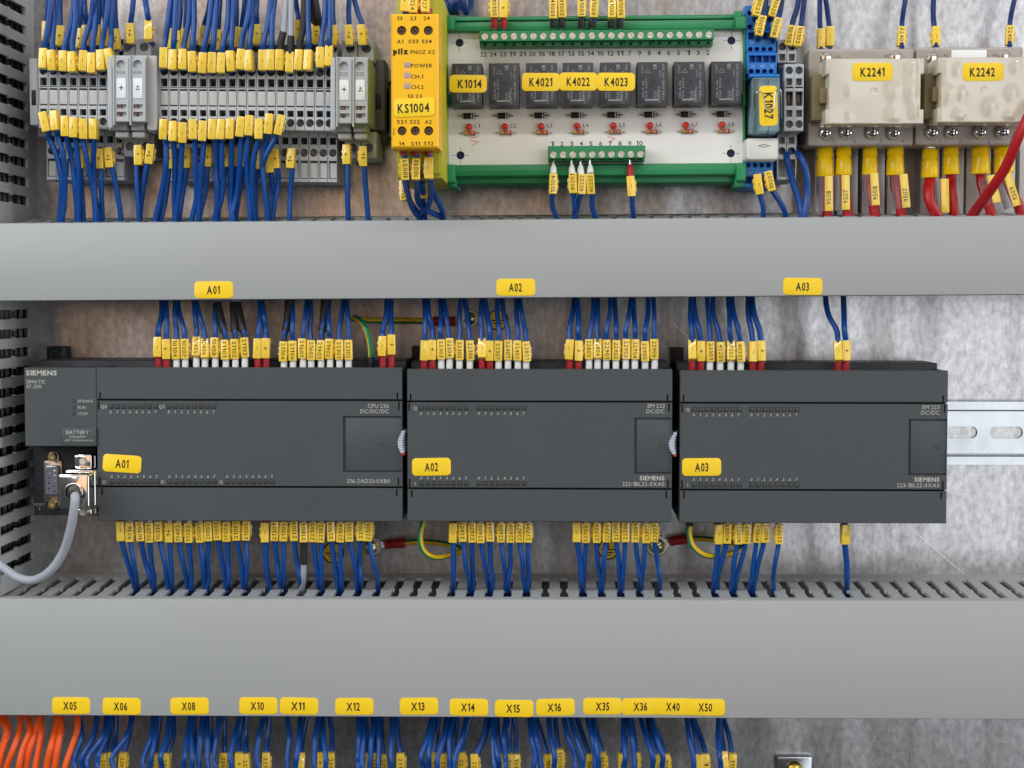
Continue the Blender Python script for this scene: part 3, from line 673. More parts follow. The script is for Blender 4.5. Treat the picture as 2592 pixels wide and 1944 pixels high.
for s, x, y, hp, wp, al in (('13', 1012, 46, 9.5, 13.5, 'C'), ('23', 1046, 46, 9.5, 15.5, 'C'), ('24', 1080, 46, 9.5, 15.5, 'C'), ('A1', 1013, 105, 9.5, 15.5, 'C'), ('S33', 1046.5, 104.5, 9.5, 25, 'C'), ('S34', 1080, 104.5, 9.5, 25, 'C'),
                            ('PNOZ X2', 1069.5, 131.5, 9.8, 61, 'C'), ('POWER', 1040, 166, 9.8, 54, 'L'), ('CH.1', 1040, 193.5, 9.8, 31, 'L'), ('CH.2', 1040, 220, 9.8, 32, 'L'), ('13 23', 1050, 243.5, 9.5, 36, 'C'),
                            ('S21', 1017, 308, 9.5, 24, 'C'), ('S22', 1050, 308, 9.5, 25, 'C'), ('A2', 1084, 308, 9.5, 17, 'C'), ('14', 1017, 363.5, 9.5, 14, 'C'), ('S11', 1052, 363.5, 9.5, 23, 'C'), ('S12', 1085, 363, 9.5, 25, 'C')):
    txt(t, g, s, x, y, HQ, hp, wp, 0, al, .014)
txt(t, g, 'pilz', 1014, 129.5, HQ, 13.5, 38, 0, 'C', 0.07)
txt(t, g, '19167', 997, 333, HQ, 5, 20, 90); t.part('lettering', g, 'ink', ang=0)

# ------------------------------------------------------------------ green carrier with relay board
HBD = 46
A, B = P(1133, 247, HBD), P(1882, 241, HBD)
t = Thing('relay_board', 'white circuit board with eight black relays in a green rail carrier', 'relay board', Vector((A.x, 0, A.z)), None, math.atan2(B.z - A.z, B.x - A.x)); RB = t
sl = -0.008
ys = lambda x, y: y + sl * (x - 1133)          # row slope along the board in the photo
def bb(g, x0, y0, x1, y1, h0, h1, r=0, b=0.3):
    xm = (x0 + x1) / 2; box(t, g, x0, ys(xm, y0), x1, ys(xm, y1), h0, h1, r, b)
g = G(); x0, x1, z0, z1 = t.R(1133, ys(1507, 70), 1882, ys(1507, 424), HBD); kk = (DIST - HBD) / F
mh = [(*t.L(x, y, HBD), 10.6 * kk) for x, y in ((1163, 108), (1851.5, 102.5), (1165.5, 393), (1850, 388))]
g.cbox(x0, x1, z0, z1, HBD - 1.6, HBD, (), mh, 1.55, 0.05); bd = t.part('circuit_board', g, 'board_white', ang=0)
for c in mh:
    q = G(); q.lathe(c[0], c[1], [(c[2] * .97, HBD - 1.5), (c[2] * .97, HBD - 1.35)], 16); t.part('mounting_hole', q, 'hole_blue', bd)
g = G(); bb(g, 1131, 42, 1884, 58, 12, 42, 0, 0.6); bb(g, 1131, 46, 1884, 53, 40, 45, 0, 0.8); bb(g, 1131, 55, 1884, 80, 20, 52, 0, 3.2); t.part('carrier_rail', g, 'carrier_green')
g = G(); bb(g, 1131, 417, 1886, 449, 20, 53, 0, 3.2); bb(g, 1131, 446, 1886, 466, 12, 46, 0, 0.6); bb(g, 1131, 449, 1886, 452, 44, 48, 0, 0.6); t.part('carrier_rail', g, 'carrier_green')
g = G(); bb(g, 1128, 78, 1133.5, 420, 10, 49, 0, .4); bb(g, 1881.5, 78, 1887, 420, 10, 49, 0, .4); bb(g, 1136, 70, 1878, 425, 8, 44.2, 0, 0); t.part('carrier_tray', g, 'carrier_green')
for rects in (((1129, 38, 1151, 75), (1131, 40, 1148, 52)), ((1862, 48, 1889, 78), (1858, 33, 1880, 52)), ((1130, 416, 1153, 462), (1134, 456, 1156, 474)), ((1864, 420, 1889, 464), (1860, 456, 1884, 480))):
    g = G()
    for i, r in enumerate(rects): bb(g, *r, 14, 56 - 5 * i, 0.5, 0.8)
    t.part('end_cap', g, 'carrier_green')
for x, y in ((1136, 252), (1884, 258)):
    g = G(); bb(g, x - 5, y - 16, x + 5, y + 16, 30, 51, 0.4, 0.5); t.part('snap_lug', g, 'carrier_green')
def screw_mesh(r, mt, name='screw'):
    g = G(); w_ = .24; n = 10
    for s_ in (1, -1):
        a0 = math.asin(w_ / r); ps = [(s_ * 0 + r * math.cos(a0 + (math.pi - 2 * a0) * k / n), s_ * r * math.sin(a0 + (math.pi - 2 * a0) * k / n)) for k in range(n + 1)]
        if s_ < 0: ps.reverse()
        g.poly(ps, -.6, 0)
    g.lathe(0, 0, [(r * .98, -1.2), (r * .98, -.5)], 16)
    return mesh(name, g, mt)
SCR = screw_mesh(1.72, 'screw_steel')
def strip(name, x_first, pitch, n, y, y0, yf, y1, nums, ynum, up, x0, x1):
    HS = 61; g = G()
    ks = (DIST - HS) / F
    X0, X1, _, _ = t.R(x0, 100, x1, 110, HS); xm = (x0 + x1) / 2
    zt_ = t.L(xm, ys(xm, y0), HS)[1]; zf = t.L(xm, ys(xm, yf), HS)[1]; zb_ = t.L(xm, ys(xm, y1), 56)[1]
    sc_px = [x_first + pitch * i for i in range(n)]
    circ = [(*t.L(x, ys(x, y), HS), 9.3 * ks) for x in sc_px]; cz = sum(c[1] for c in circ) / n; circ = [(c[0], cz, c[2]) for c in circ]
    g.cbox(X0, X1, zf, zt_, HBD, HS, (), circ, 1.0, 0.2)
    zz = min(zf, zb_) - (0 if not up else 0)
    rects = [(c[0] - .8, c[0] + .8, zb_ + .4, zb_ + 1.5) for c in circ]
    g.cbox(X0 + .1, X1 - .1, zb_, zf + .2, HBD, 56.5, rects, (), 3, 0.3)
    pt = t.part(name, g, 'terminal_green', ang=0)
    for i, c in enumerate(circ):
        t.part('screw', SCR, None, pt, (c[0], -(HS - .45), c[1]), (0, random.choice([.3, .6, .8, 1.5, 2.2, 0, 2.5, 1.2]) + random.uniform(-.15, .15), 0))
    for i in range(0, n + 1, 3):
        xj = circ[0][0] + (i - .5) * (circ[1][0] - circ[0][0])
        if X0 < xj < X1:
            q = G(); q.prism(xj - .06, xj + .06, zb_, zt_, HBD, HS + .03, 0, 0); t.part('joint', q, 'carrier_green', pt)
    q = G()
    for x, s in zip(sc_px, nums): txt(t, q, s, x - 3, ys(x, ynum), HBD + .08, 11.5, 8 * len(s), 0, 'C', .012)
    t.part('lettering', q, 'ink_grey', bd, ang=0)
strip('terminal_strip', 1227, 24.68, 24, 92.5, 79, 105, 119, '22 24 23 19 21 20 16 18 17 13 15 14 10 12 11 7 9 8 4 6 5 1 3 2'.split(), 138, 0, 1213, 1807)
strip('terminal_strip', 1401, 24.5, 10, 393.5, 372, 403, 411, [str(i) for i in range(1, 11)], 366, 1, 1386, 1633)
rx = [(1145, 1220), (1238, 1314), (1332, 1409), (1425, 1500.6), (1520, 1595.5), (1613.6, 1689), (1707, 1783), (1801, 1877)]
dx = [1186, 1273, 1366, 1459, 1550, 1644, 1736, 1827]; lx = [1186, 1277.5, 1369.5, 1461, 1553.5, 1646, 1737, 1829.5]
for i in range(8):
    a, b = rx[i]; HR = 64; g = G(); xm = (a + b) / 2
    bb(g, a, 161, b, 268, HBD, HR, 0.2, 0.35); bb(g, a - .5, 161, b + .5, 270, HBD, 50, 0, 0.2)
    r = t.part('relay', g, 'relay_black')
    g = G()
    for s, ox, oy, hp, wp in (('THAILAND 707 160', 65, 53, 6, 92), ('5VDC 24V', 55, 82, 5, 40), ('707', 57, 30, 4, 18), ('G5LA-1A', 14, 70, 5.5, 44), ('10A 250V', 22, 66, 5, 50), ('CQC', 12, 18, 5, 22)): txt(t, g, s, a + ox, ys(xm, 161 + oy), HR + .06, hp, wp, 90)
    txt(t, g, 'TUV', a + 45, ys(xm, 245), HR + .06, 9, 20, 90); bb(g, a + 51.5, 233, a + 53.5, 257, HR, HR + .06, 0, 0)
    txt(t, g, 'UR', a + 44, ys(xm, 172), HR + .06, 9, 13, 90, 'C', .03); bb(g, a + 19, 255, a + 55, 258.5, HR, HR + .06, 0, 0)
    tx_, tz = t.L(a + 26, ys(xm, 181), HR); q = 1.5
    for p0, p1 in (((-q, -q), (q * .3, 0)), ((q * .3, 0), (-q, q)), ((-q, q), (-q, -q))):
        d = Vector((p1[0] - p0[0], 0, p1[1] - p0[1])); n = Vector((-d.z, 0, d.x)).normalized() * .09; m0 = Vector((tx_ + p0[1], -(HR + .06), tz + p0[0]))
        d2 = Vector((p1[1] - p0[1], 0, p1[0] - p0[0])); n = Vector((-d2.z, 0, d2.x)).normalized() * .09
        g.add([m0 - n, m0 + d2 - n, m0 + d2 + n, m0 + n], [(0, 1, 2, 3)])
    t.part('lettering', g, 'print_dim', r, ang=0)
    g = G()
    for ox, oy, rr in ((9, 97, 1.25), (68, 97, 1.1), (40, 52, .95)):
        x, z = t.L(a + ox, ys(xm, 161 + oy), HR); g.lathe(x, z, [(rr, HR - .1), (rr, HR + .12), (rr * .75, HR + .12), (rr * .7, HR - .3)], 14)
    t.part('dimple', g, 'black', r)
    # diode, lamp, resistor
    y = ys(dx[i], 294); x, z = t.L(dx[i], y, 48); g = G()
    g.tube([(x - 5.4, -(HBD + .2), z), (x - 5.2, -48, z), (x + 5.2, -48, z), (x + 5.4, -(HBD + .2), z)], .42, 8); dl = G(); dl.tube([(x - 2.7, -48, z), (x - 2.6, -48, z), (x + 2.3, -48, z), (x + 2.4, -48, z)], [1.2, 1.45, 1.45, 1.2], 14)
    d = t.part('diode', dl, 'black'); t.part('lead', g, 'tin', d)
    g = G(); g.tube([(x + 1.3, -48, z), (x + 1.9, -48, z)], 1.48, 14); t.part('band', g, 'print_white', d)
    y = ys(lx[i], 320); x, z = t.L(lx[i], y, 52); g = G()
    g.lathe(x, z, [(1.9, HBD), (1.9, HBD + .8), (1.65, HBD + .8), (1.65, 50), (1.5, 50.9), (1.1, 51.6), (.5, 52)], 16); t.part('indicator_lamp', g, 'led_red', ang=60)
    x, z = t.L(lx[i] + 3, ys(lx[i], 337), 47.2); g = G()
    prof = [(-3.2, .7), (-2.9, 1.05), (-2.1, 1.05), (-1.9, .85), (1.9, .85), (2.1, 1.05), (2.9, 1.05), (3.2, .7)]
    g.tube([(x + p, -47.2, z) for p, _ in prof], [q for _, q in prof], 12); rs = t.part('resistor', g, 'resistor_tan')
    for q, mt in ((-2.5, 'band_gold'), (-.6, 'band_red'), (.6, 'band_red'), (2.5, 'band_red')):
        g = G(); rr = 1.08 if abs(q) > 2 else .88; g.tube([(x + q - .36, -47.2, z), (x + q + .36, -47.2, z)], rr, 12); t.part('band', g, mt, rs)
    g = G(); g.tube([(x - 5.4, -(HBD + .1), z), (x - 5.1, -47.2, z), (x + 5.1, -47.2, z), (x + 5.4, -(HBD + .1), z)], .3, 8); t.part('lead', g, 'tin', rs)
g = G(); hq = HBD + .08
for i in range(8):
    txt(t, g, 'L%d' % (i + 1), lx[i] + 22, ys(lx[i], 319.5), hq, 10, 13)
    for y, ww, hh_ in ((294, 30, 15), (338, 30, 11)):
        X = dx[i] + 3 if y == 294 else lx[i] + 3; Y = ys(X, y)
        for e in ((X - ww / 2, Y - hh_ / 2, X + ww / 2, Y - hh_ / 2 + 1), (X - ww / 2, Y + hh_ / 2 - 1, X + ww / 2, Y + hh_ / 2), (X + ww / 2 - 1, Y - hh_ / 2, X + ww / 2, Y + hh_ / 2), (X - ww / 2, Y - hh_ / 2, X - ww / 2 + 1, Y + hh_ / 2)): box(t, g, *e, HBD, hq, 0, 0)
for x, y in ((1163, 108), (1851.5, 102.5), (1165.5, 393), (1850, 388)):
    for s_ in (1, -1): box(t, g, x + s_ * 17 - 5, y - .5, x + s_ * 17 + 5, y + .5, HBD, hq, 0, 0); box(t, g, x - .5, y + s_ * 17 - 5, x + .5, y + s_ * 17 + 5, HBD, hq, 0, 0)
t.part('board_print', g, 'ink_grey', bd, ang=0)
g = G(); txt(t, g, 'VR', 1200, 352, hq, 24, 34, 100); txt(t, g, 'V', 1548, 352, hq, 22, 18, 100); t.part('ink_stamp', g, 'ink_pink', bd, ang=0)

# ------------------------------------------------------------------ blue relay socket
t = Thing('relay_socket', 'bright blue relay socket with clear relay and white cap', 'relay socket', P(1924, 473, 0)); HS = 56
kk = (DIST - HS) / F
def sock(y0, y1, h, x0, x1, rounds, squares, nm):
    g = G(); a, b, c, d = t.R(x0, y0, x1, y1, h); kq = (DIST - h) / F
    g.cbox(a, b, c, d, 8, h, [t.R(x - 8, y - 9, x + 8, y + 9, h) for x, y in squares], [(*t.L(x, y, h), 6.4 * kq) for x, y in rounds], 5, 0.4); return t.part(nm, g, 'socket_blue', ang=0)
c4 = (1899, 1916, 1933, 1950)
sock(14, 74, 46, 1886, 1952, [(1898, 33), (1898, 68), (1916, 68), (1934, 66)], [], 'upper_block')
b1 = sock(75, 131, 50, 1888, 1965, [(x, 125) for x in c4], [(x, 91) for x in (1902, 1919, 1936, 1953)], 'contact_block')
b2 = sock(132, 187, 54, 1890, 1967, [(x + 2, 181) for x in c4], [(x, 149) for x in (1904, 1921, 1939, 1956)], 'contact_block')
g = G(); box(t, g, 1897, 187, 1975, 196, 10, 66, 0.4, 0.8); box(t, g, 1892, 196, 1968, 345, 8, 34, 0, 0.5); t.part('cradle', g, 'socket_blue')
b3 = sock(404, 474, 50, 1883, 1958, [(x - 5, 418) for x in c4], [(x - 5, 456) for x in c4], 'coil_block')
for pt, s_ in ((b1, (('24', 1903, 107, 50), ('NO', 1928, 107, 50), ('14', 1952, 107, 50))), (b2, (('22', 1906, 167, 54), ('NC', 1931, 167, 54), ('12', 1955, 167, 54))), (b3, (('A2', 1899, 438, 50), ('COIL', 1923, 438, 50), ('A1', 1947, 438, 50)))):
    for s, x, y, h in s_:
        g = G(); txt(t, g, s, x, y, h + .08, 7); t.part('lettering', g, 'print_white', pt, ang=0)
g = G(); box(t, g, 1904, 196, 1974, 334, 34, 68, 1.2, 0.8); g_ = t.part('clear_relay', g, 'clear_cover')
g = G(); box(t, g, 1920, 202, 1942, 330, 36, 60, 0.4, 0.5); box(t, g, 1945, 202, 1968, 330, 36, 60, 0.4, 0.5); t.part('relay_coil', g, 'lens_coil', g_) if 'lens_coil' in MATS else t.part('relay_coil', g, 'ribbon_grey', g_)
g = G(); g.tube(spline(pxs(t, [(1908, 300, 66), (1911, 240, 70), (1916, 234, 71.5), (1930, 236, 72), (1936, 268, 72.5), (1940, 276, 72.5), (1956, 276, 72.5), (1960, 270, 72.5), (1963, 234, 72), (1976, 230, 71), (1978, 300, 66)]), 4), .35, 8); t.part('wire_clip', g, 'zinc')
g = G(); box(t, g, 1888, 349, 1971, 405, 20, 62, 1.6, 1.6); c = t.part('end_cap', g, 'cap_white')
g = G(); x, z = t.L(1934, 369, 62.1); n = [(-3.4, 0), (0, -.9), (3.4, 0), (0, .9)]; m = [(-2.4, 0), (0, -.55), (2.4, 0), (0, .55)]
g.add([(x + p, -t.hh(62.08), z + q) for p, q in n + m], [(0, 1, 5, 4), (1, 2, 6, 5), (2, 3, 7, 6), (3, 0, 4, 7)]); t.part('diamond_mark', g, 'ink_grey', c, ang=0)

# ------------------------------------------------------------------ pair of three-level grey terminals
o0 = P(1968, 455, 0)
for i in range(2):
    t = Thing('terminal_block', 'grey three-level spring terminal beside the blue socket', 'terminal block', P(1968 + 24.5 * i, 455, 0), 'terminals beside the blue socket'); dxp = 24.6 * i
    g = G()
    for (x0, y0, x1, y1, h, cy, sy, rec) in ((1968, 100, 1992, 158, 47, (118,), (145,), None), (1985.5, 162, 2010.5, 331, 56, (178, 314), (207, 287), (231, 268)), (1967, 346, 1991, 455, 47, (382,), (355,), (403, 448))):
        xm = (x0 + x1) / 2 + dxp; kq = (DIST - h) / F; a, b, c, d = t.R(x0 + dxp, y0, x1 + dxp, y1, h)
        rs = [t.R(xm - 8, y - 9, xm + 8, y + 9, h) for y in sy]
        if rec: r = t.R(xm - 9.5, rec[0], xm + 9.5, rec[1], h); rs.append(r)
        if rec and h == 56: rs.append(t.R(xm - 10, 219, xm + 10, 223, h))
        g.cbox(a, b - .14, c, d, 8, h, rs, [(*t.L(xm, y, h), 10 * kq) for y in cy], 6, .2)
    g.prism(*t.R(1972 + dxp, 110, 1995 + dxp, 440, 40), 6, 38, 0, 0)
    t.part('terminal_body', g, 'terminal_grey', ang=0)
    g = G(); box(t, g, 1986 + dxp + 6, 233, 1986 + dxp + 18, 266, 45, 51, 0, .3); t.part('contact', g, 'screw_dark')

# ------------------------------------------------------------------ solid-state relays on their heat sink
t = Thing('heat_sink', 'ribbed aluminium heat sink behind the two ivory relays', 'heat sink', P(2320, 545, 0)); g = G()
for x, x2 in ((2062, 2112), (2120, 2172), (2182, 2240), (2246, 2288), (2330, 2378), (2384, 2440), (2446, 2508), (2516, 2570), (2580, 2640)):
    a, b, c, d = t.R(x, 372, x2, 548, 20); g.prism(a, b, c, d, 1, 20, 0, .5)
a, b, c, d = t.R(2058, 150, 2640, 540, 14); g.prism(a, b, c, d, .3, 5, 0, .2); t.part('fin_block', g, 'heatsink')
SSR = ((0, 0, 'left ivory solid-state relay with sticker K2241'), (1, 0, 'right ivory solid-state relay with sticker K2242'))
for k, (bx0, bx1, cx0, cx1, yt, yc0, yc1, yb, lab, scr, ts) in enumerate((
        (2047, 2313, 2090, 2339, 123, 148, 313, 369, SSR[0][2], ((2090, 336), (2143, 335), (2210, 335), (2264, 336)), ((2092, 146), (2268, 143))),
        (2319, 2588, 2374, 2612, 119, 145, 309, 367, SSR[1][2], ((2361, 335), (2411, 334), (2483, 334), (2540, 333)), ((2361, 146), (2545, 142))))):
    t = Thing('solid_state_relay', lab, 'relay', P((bx0 + bx1) / 2, yb, 0), 'ivory solid-state relays'); HC = 72; HBs = 48
    g = G(); box(t, g, bx0, yt, bx1, yb, 26, HBs, 1.2, 1.0); t.part('base', g, 'smoky_base')
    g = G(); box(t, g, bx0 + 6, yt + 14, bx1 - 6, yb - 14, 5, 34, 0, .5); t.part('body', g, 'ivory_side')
    g = G(); a, b, c, d = t.R(cx0, yc0, cx1, yc1, HC); q0 = c + (d - c) * .22; q1 = d - (d - c) * .24; n_ = 1.7
    def ol(i): return [(a + i, c + i), (b - i, c + i), (b - i, q0 - i), (b - n_ - i, q0 - i), (b - n_ - i, q1 + i), (b - i, q1 + i), (b - i, d - i), (a + i, d - i), (a + i, q1 + i), (a + n_ + i, q1 + i), (a + n_ + i, q0 - i), (a + i, q0 - i)]
    g.loops([[(x, -h, z) for x, z in ol(i)] for i, h in ((0, 40), (0, HC - .5), (.15, HC - .15), (.5, HC))]); t.part('cover', g, 'ivory')
    g = G(); nx, nz = 90, 58                        # glossy front skin; domes added at its sink marks to catch highlights
    dm = (((2265, 228, 2.3), (2263, 297, 2.3), (2312, 172, 2.0), (2308, 224, 3.0), (2150, 232, 1.0), (2150, 297, 1.0), (2320, 285, 2.2)), ((2386, 172, 2.0), (2402, 236, 2.4), (2436, 238, 2.2), (2563, 236, 2.4), (2574, 168, 2.0), (2430, 296, 2.3), (2556, 298, 2.4), (2510, 270, 2.6), (2424, 176, 1.7)))[k]
    dm = [(*t.L(x, y, HC), r_) for x, y, r_ in dm]; xa, xb, za, zb = a + n_ + .6, b - n_ - .6, c + .6, d - .6; vs = []
    for j in range(nz + 1):
        for i in range(nx + 1):
            x = xa + (xb - xa) * i / nx; z = za + (zb - za) * j / nz; e_ = min(1, min(x - xa, xb - x, z - za, zb - z) / 2)
            vs.append((x, -(HC + .03 + e_ * sum(r_ * .3 * math.exp(-((x - X) ** 2 + ((z - Z) * .75) ** 2) / (2 * r_ * r_)) for X, Z, r_ in dm)), z))
    g.add(vs, [(j * (nx + 1) + i, j * (nx + 1) + i + 1, (j + 1) * (nx + 1) + i + 1, (j + 1) * (nx + 1) + i) for j in range(nz) for i in range(nx)]); t.part('cover_face', g, 'ivory', ang=80)
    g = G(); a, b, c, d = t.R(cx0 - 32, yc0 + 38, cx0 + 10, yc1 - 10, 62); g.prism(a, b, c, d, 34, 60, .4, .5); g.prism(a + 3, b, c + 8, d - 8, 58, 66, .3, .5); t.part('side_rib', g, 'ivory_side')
    g = G(); box(t, g, cx0 + 8, yc0 + 75, cx0 + 14, yc1 - 60, 60, HC + .05, 0, .1); t.part('side_notch', g, 'ivory')
    g = G(); x, z = t.L((cx0 + cx1) / 2 - 2, yc0 + 82, HC + .05); g.lathe(x, z, [(2.0, HC - .1), (2.0, HC + .1), (1.8, HC + .1), (1.7, HC + .04)], 18); t.part('moulding_mark', g, 'ivory')
    for x, y in scr:
        g = G(); X, Z = t.L(x, y, 52); g.lathe(X, Z, [(3.6, 46), (3.6, 50), (3.2, 51.5), (2.2, 52.4), (1.0, 52.7)], 18); s_ = t.part('terminal_screw', g, 'chrome')
        g = G(); g.prism(X - 2, X + 2, Z - .35, Z + .35, 52.2, 52.75, 0, 0); g.prism(X - .35, X + .35, Z - 2, Z + 2, 52.2, 52.78, 0, 0); t.part('drive_recess', g, 'black', s_)
    for x, y in ts:
        g = G(); X, Z = t.L(x, y, 51); g.lathe(X, Z, [(3.2, 46), (3.2, 50), (2.4, 51), (1, 51.3)], 16); t.part('coil_screw', g, 'chrome')
    g = G()
    for x, y in scr: txt(t, g, str(scr.index((x, y)) + 1), x + 20, 357, HBs + .08, 8, None)
    txt(t, g, 'A2', bx0 + 75, yc0 - 5, HBs + .08, 7); txt(t, g, 'A1', bx1 - 70, yc0 - 6, HBs + .08, 7); t.part('lettering', g, 'ink_grey', ang=0)
    if k: 
        g = G(); box(t, g, 2409, 126, 2498, 147, HBs, HBs + .6, .3, .2); t.part('window_tag', g, 'white_plastic')

# ------------------------------------------------------------------ wires with marker sleeves
def marker_mesh():
    g = G(); g.prism(-2.08, 2.08, -5.3, 5.3, -1.9, 2.75, 0.35, 0.3, 2)
    g.prism(1.6, 2.75, -3.2, 3.2, -1.9, .2, 0.2, 0.2, 2); g.prism(1.7, 2.95, -2.2, -.8, -1.5, 1.0, 0.2, 0.2, 2); g.prism(1.7, 2.95, .8, 2.2, -1.5, 1.0, 0.2, 0.2, 2)
    return mesh('marker_sleeve', g, 'marker_yellow')
MK = marker_mesh()
def long_marker_mesh():
    g = G(); g.prism(-2.1, 2.1, -8.9, 8.9, -.5, .5, 0.2, 0.2, 2); return mesh('marker_strip', g, 'marker_yellow')
MKT = {}
def marker_text(s, rot, lg=8.6, hg=2.2):
    k = (s, rot)
    if k not in MKT:
        g = G()
        if s in '+-': g.text(s, 0, 0, 2.82, 2.0 if s == '+' else .62, 1.6 if s == '+' else 1.7, rot)
        else: g.text(s, 0, 0, 2.82, hg, min(lg, 1.72 * len(s)), rot)
        MKT[k] = mesh('lettering', g, 'ink', 0)
    return MKT[k]
def wire(label, group, pts, r=1.42, mat='wire_blue', mark=None, ferr=None, sleeve=None, cat='wire', name='wire', sub=5, order=None, tip=None):
    """pts: (px,py,h) along the wire; mark: (px,py,h,text,tilt deg,reading dir,glare)"""
    o = P(*pts[0]); t = Thing(name, label, cat, o, group, 0, order)
    ky = mark[1] if mark else -999; r *= random.uniform(.95, 1.05)
    if not sleeve: pts = [q if i in (0, len(pts) - 1) or abs(q[1] - ky) < 36 else (q[0] + random.uniform(-2.6, 2.6), q[1], q[2] + random.uniform(-2, 2)) for i, q in enumerate(pts)]
    g = G(); g.tube(spline(pxs(t, pts), sub), r, 10); t.part('insulation', g, mat)
    if sleeve:
        for (mt, rr, sp) in sleeve: g = G(); g.tube(spline(pxs(t, sp), sub), rr, 12); t.part('heat_shrink' if 'black' in mt else 'cable_jacket', g, mt)
    if mark:
        px, py, h, s, ang, rd, glare = mark; py += random.uniform(-2.5, 2.5); ang += random.uniform(-1.6, 1.6)
        tilt = (-R_(glare * 1.2) if glare else random.uniform(-.1, .05)); yaw = random.uniform(-.14, .14) if not glare else 0.05
        if glare:                                   # turned just enough to mirror the lamp towards the viewer
            c = P(px, py, h) * U; lv = (Vector((c.x + .05, *LAMP.location[1:])) - c).normalized(); vv = (cam.location - c).normalized(); n = (lv + vv).normalized()
            tilt = -math.asin(n.z) * min(1, .8 + .2 * glare / 11); yaw = math.atan2(n.x, -n.y)
        m = t.part('marker_sleeve', MK, None, None, t.loc(P(px, py, h)), (tilt, -R_(ang), yaw))
        if random.random() < .4: m.scale.x = -1
        if s:
            q = bpy.data.objects.new('lettering', marker_text(s, rd)); COL.objects.link(q); q.parent = m
            q.location = (random.uniform(-.3, .3) * U, 0, random.uniform(-.4, .4) * U)
            if m.scale.x < 0: q.scale.x = -1
    if ferr:
        mt, rr, sp = ferr; g = G(); q = pxs(t, sp); n = len(q); g.tube(q, rr if isinstance(rr, list) else [rr * .92] + [rr] * (n - 2) + [rr * .9], 12); t.part('ferrule', g, mt)
    if tip: g = G(); g.tube(pxs(t, tip), .7, 8); t.part('pin', g, 'tin')
    return t
NM = {'-': 'minus', '+': 'plus', '1+': '1+', 'P+': 'P+', '': 'blank'}
def nm(s): return NM.get(s, s)

# upper left, front terminals: wires coming down from above
GU = 'wires above the grey terminals'
for (x, y, tx, s, ang) in ((112, 147, 131, '-', -2), (133, 155, 138, '-', 2), (162, 153, 187, '-', 0), (184, 158, 192, '-', 1), (211, 156, 236, '-', -2), (234, 160, 243, '-', 1), (257, 155, 273, '-', 3), (279, 147, 284, '-', 8),
                           (415, 150, 431, '-', -2), (439, 152, 447, '-', -1), (464, 151, 481, '-', -2), (488, 158, 492, '-', 2), (514.7, 158, 536, '-', -3), (537, 159, 547, '-', -1), (560.6, 159, 580, '-', -4), (585.4, 157, 590, '-', 3),
                           (610, 151, 632, '-', -3), (631, 153, 640, '-', 2), (664.6, 155, 688, '-', -1), (686.5, 154, 694, '-', -1), (781, 151, 779, '-', -2), (811.5, 145, 823, '-', 0), (833, 145, 837, '-', -1)):
    wire(f'blue wire marked {nm(s)} entering the {"short" if x < 300 else "long"} row from above', GU,
         [(tx, -70, 60), (tx, -20, 62), (tx - (tx - x) * .25, 50, 63), (x + (tx - x) * .2, y - 52, 63), (x, y - 22, 62.5), (x, y + 14, 60), (x, y + 26, 54), (x, y + 30, 48)], 1.5, 'wire_blue', (x, y, 62, s, ang, 90, 0))
for (x, y, tx, s, jack) in ((709, 151, 725, '-', 'grey'), (734, 161, 739, '-', 'grey'), (758, 151, 772, '-', 'black')):
    dk = (x + tx) / 2 + 2
    wire(f'heat-shrunk wire marked minus entering the long row from above', 'wires in heat shrink above the terminals',
         [(x, y - 28, 63), (x, y, 62), (x, y + 18, 58), (x, y + 28, 50)], 1.3, 'wire_blue', (x, y, 62, s, -3, 90, 0), None,
         [('black_rubber', 1.9 if jack == 'grey' else 1.75, [(x + (tx - x) * .55, y - 70, 63), (x + 2, y - 45, 63), (x, y - 22, 62.5)]), ('wire_grey' if jack == 'grey' else 'black_rubber', 1.6, [(tx, -70, 60), (tx - 2, 0, 62), (x + (tx - x) * .55, y - 68, 63)])])
# upper left, rear terminals
for (x, y, tx, s, ang) in ((119, 80, 124, '+', 0), (153, 91, 154, '+', -1), (203, 97, 203, '+', -3), (219, 92, 214, '+', 0), (248, 90, 250, '+', 1), (268, 93, 262, '+', 0), (294, 98, 293, '1+', 4), (331, 85, 339, 'P+', 2), (376, 80, 366, '', 2),
                           (431, 100, 436, '+', 0), (452, 104, 458, '+', 0), (470, 100, 470, '+', 0), (517, 90, 533, '+', -8), (552, 100, 560, '+', 0), (597, 96, 597, '+', 2), (613, 95, 622, '+', -3), (651, 90, 650, '+', 0), (755.5, 80, 748, '+', 6), (790, 84, 786, '1+', 2), (844, 90, 843, '+', 0),
                           (884, 89, 882, 'P+', 1), (917, 90, 895, '+', 4)):
    fz = x in (331, 376, 884, 917)
    wire(f'blue wire marked {nm(s)} in the rear level {"of a fuse terminal" if fz else "behind the " + ("short" if x < 300 else "long") + " row"}', 'wires into the rear terminal level',
         [(tx, -70, 50), (tx, -20, 51), ((tx + x) / 2, 30, 51), (x, y - 26, 50), (x + 1, y + 18, 47), (x + (10 if x in (331, 376) else 3), y + 30, 38), (x + (10 if x in (331, 376) else 3), y + 32, 36)], 1.45, 'wire_blue', (x, y, 50, s, ang, 90 if s != '1+' else -90, 17 if x == 376 else 0))
wire('thick black sleeved cable behind the long terminal row', 'cables behind the terminals', [(787, -70, 55), (790, -10, 55), (800, 40, 54), (802, 60, 52), (803, 110, 40)], 2.6, 'black_rubber', (801, 88, 51.5, '1+', 4, -90, 0), cat='cable')

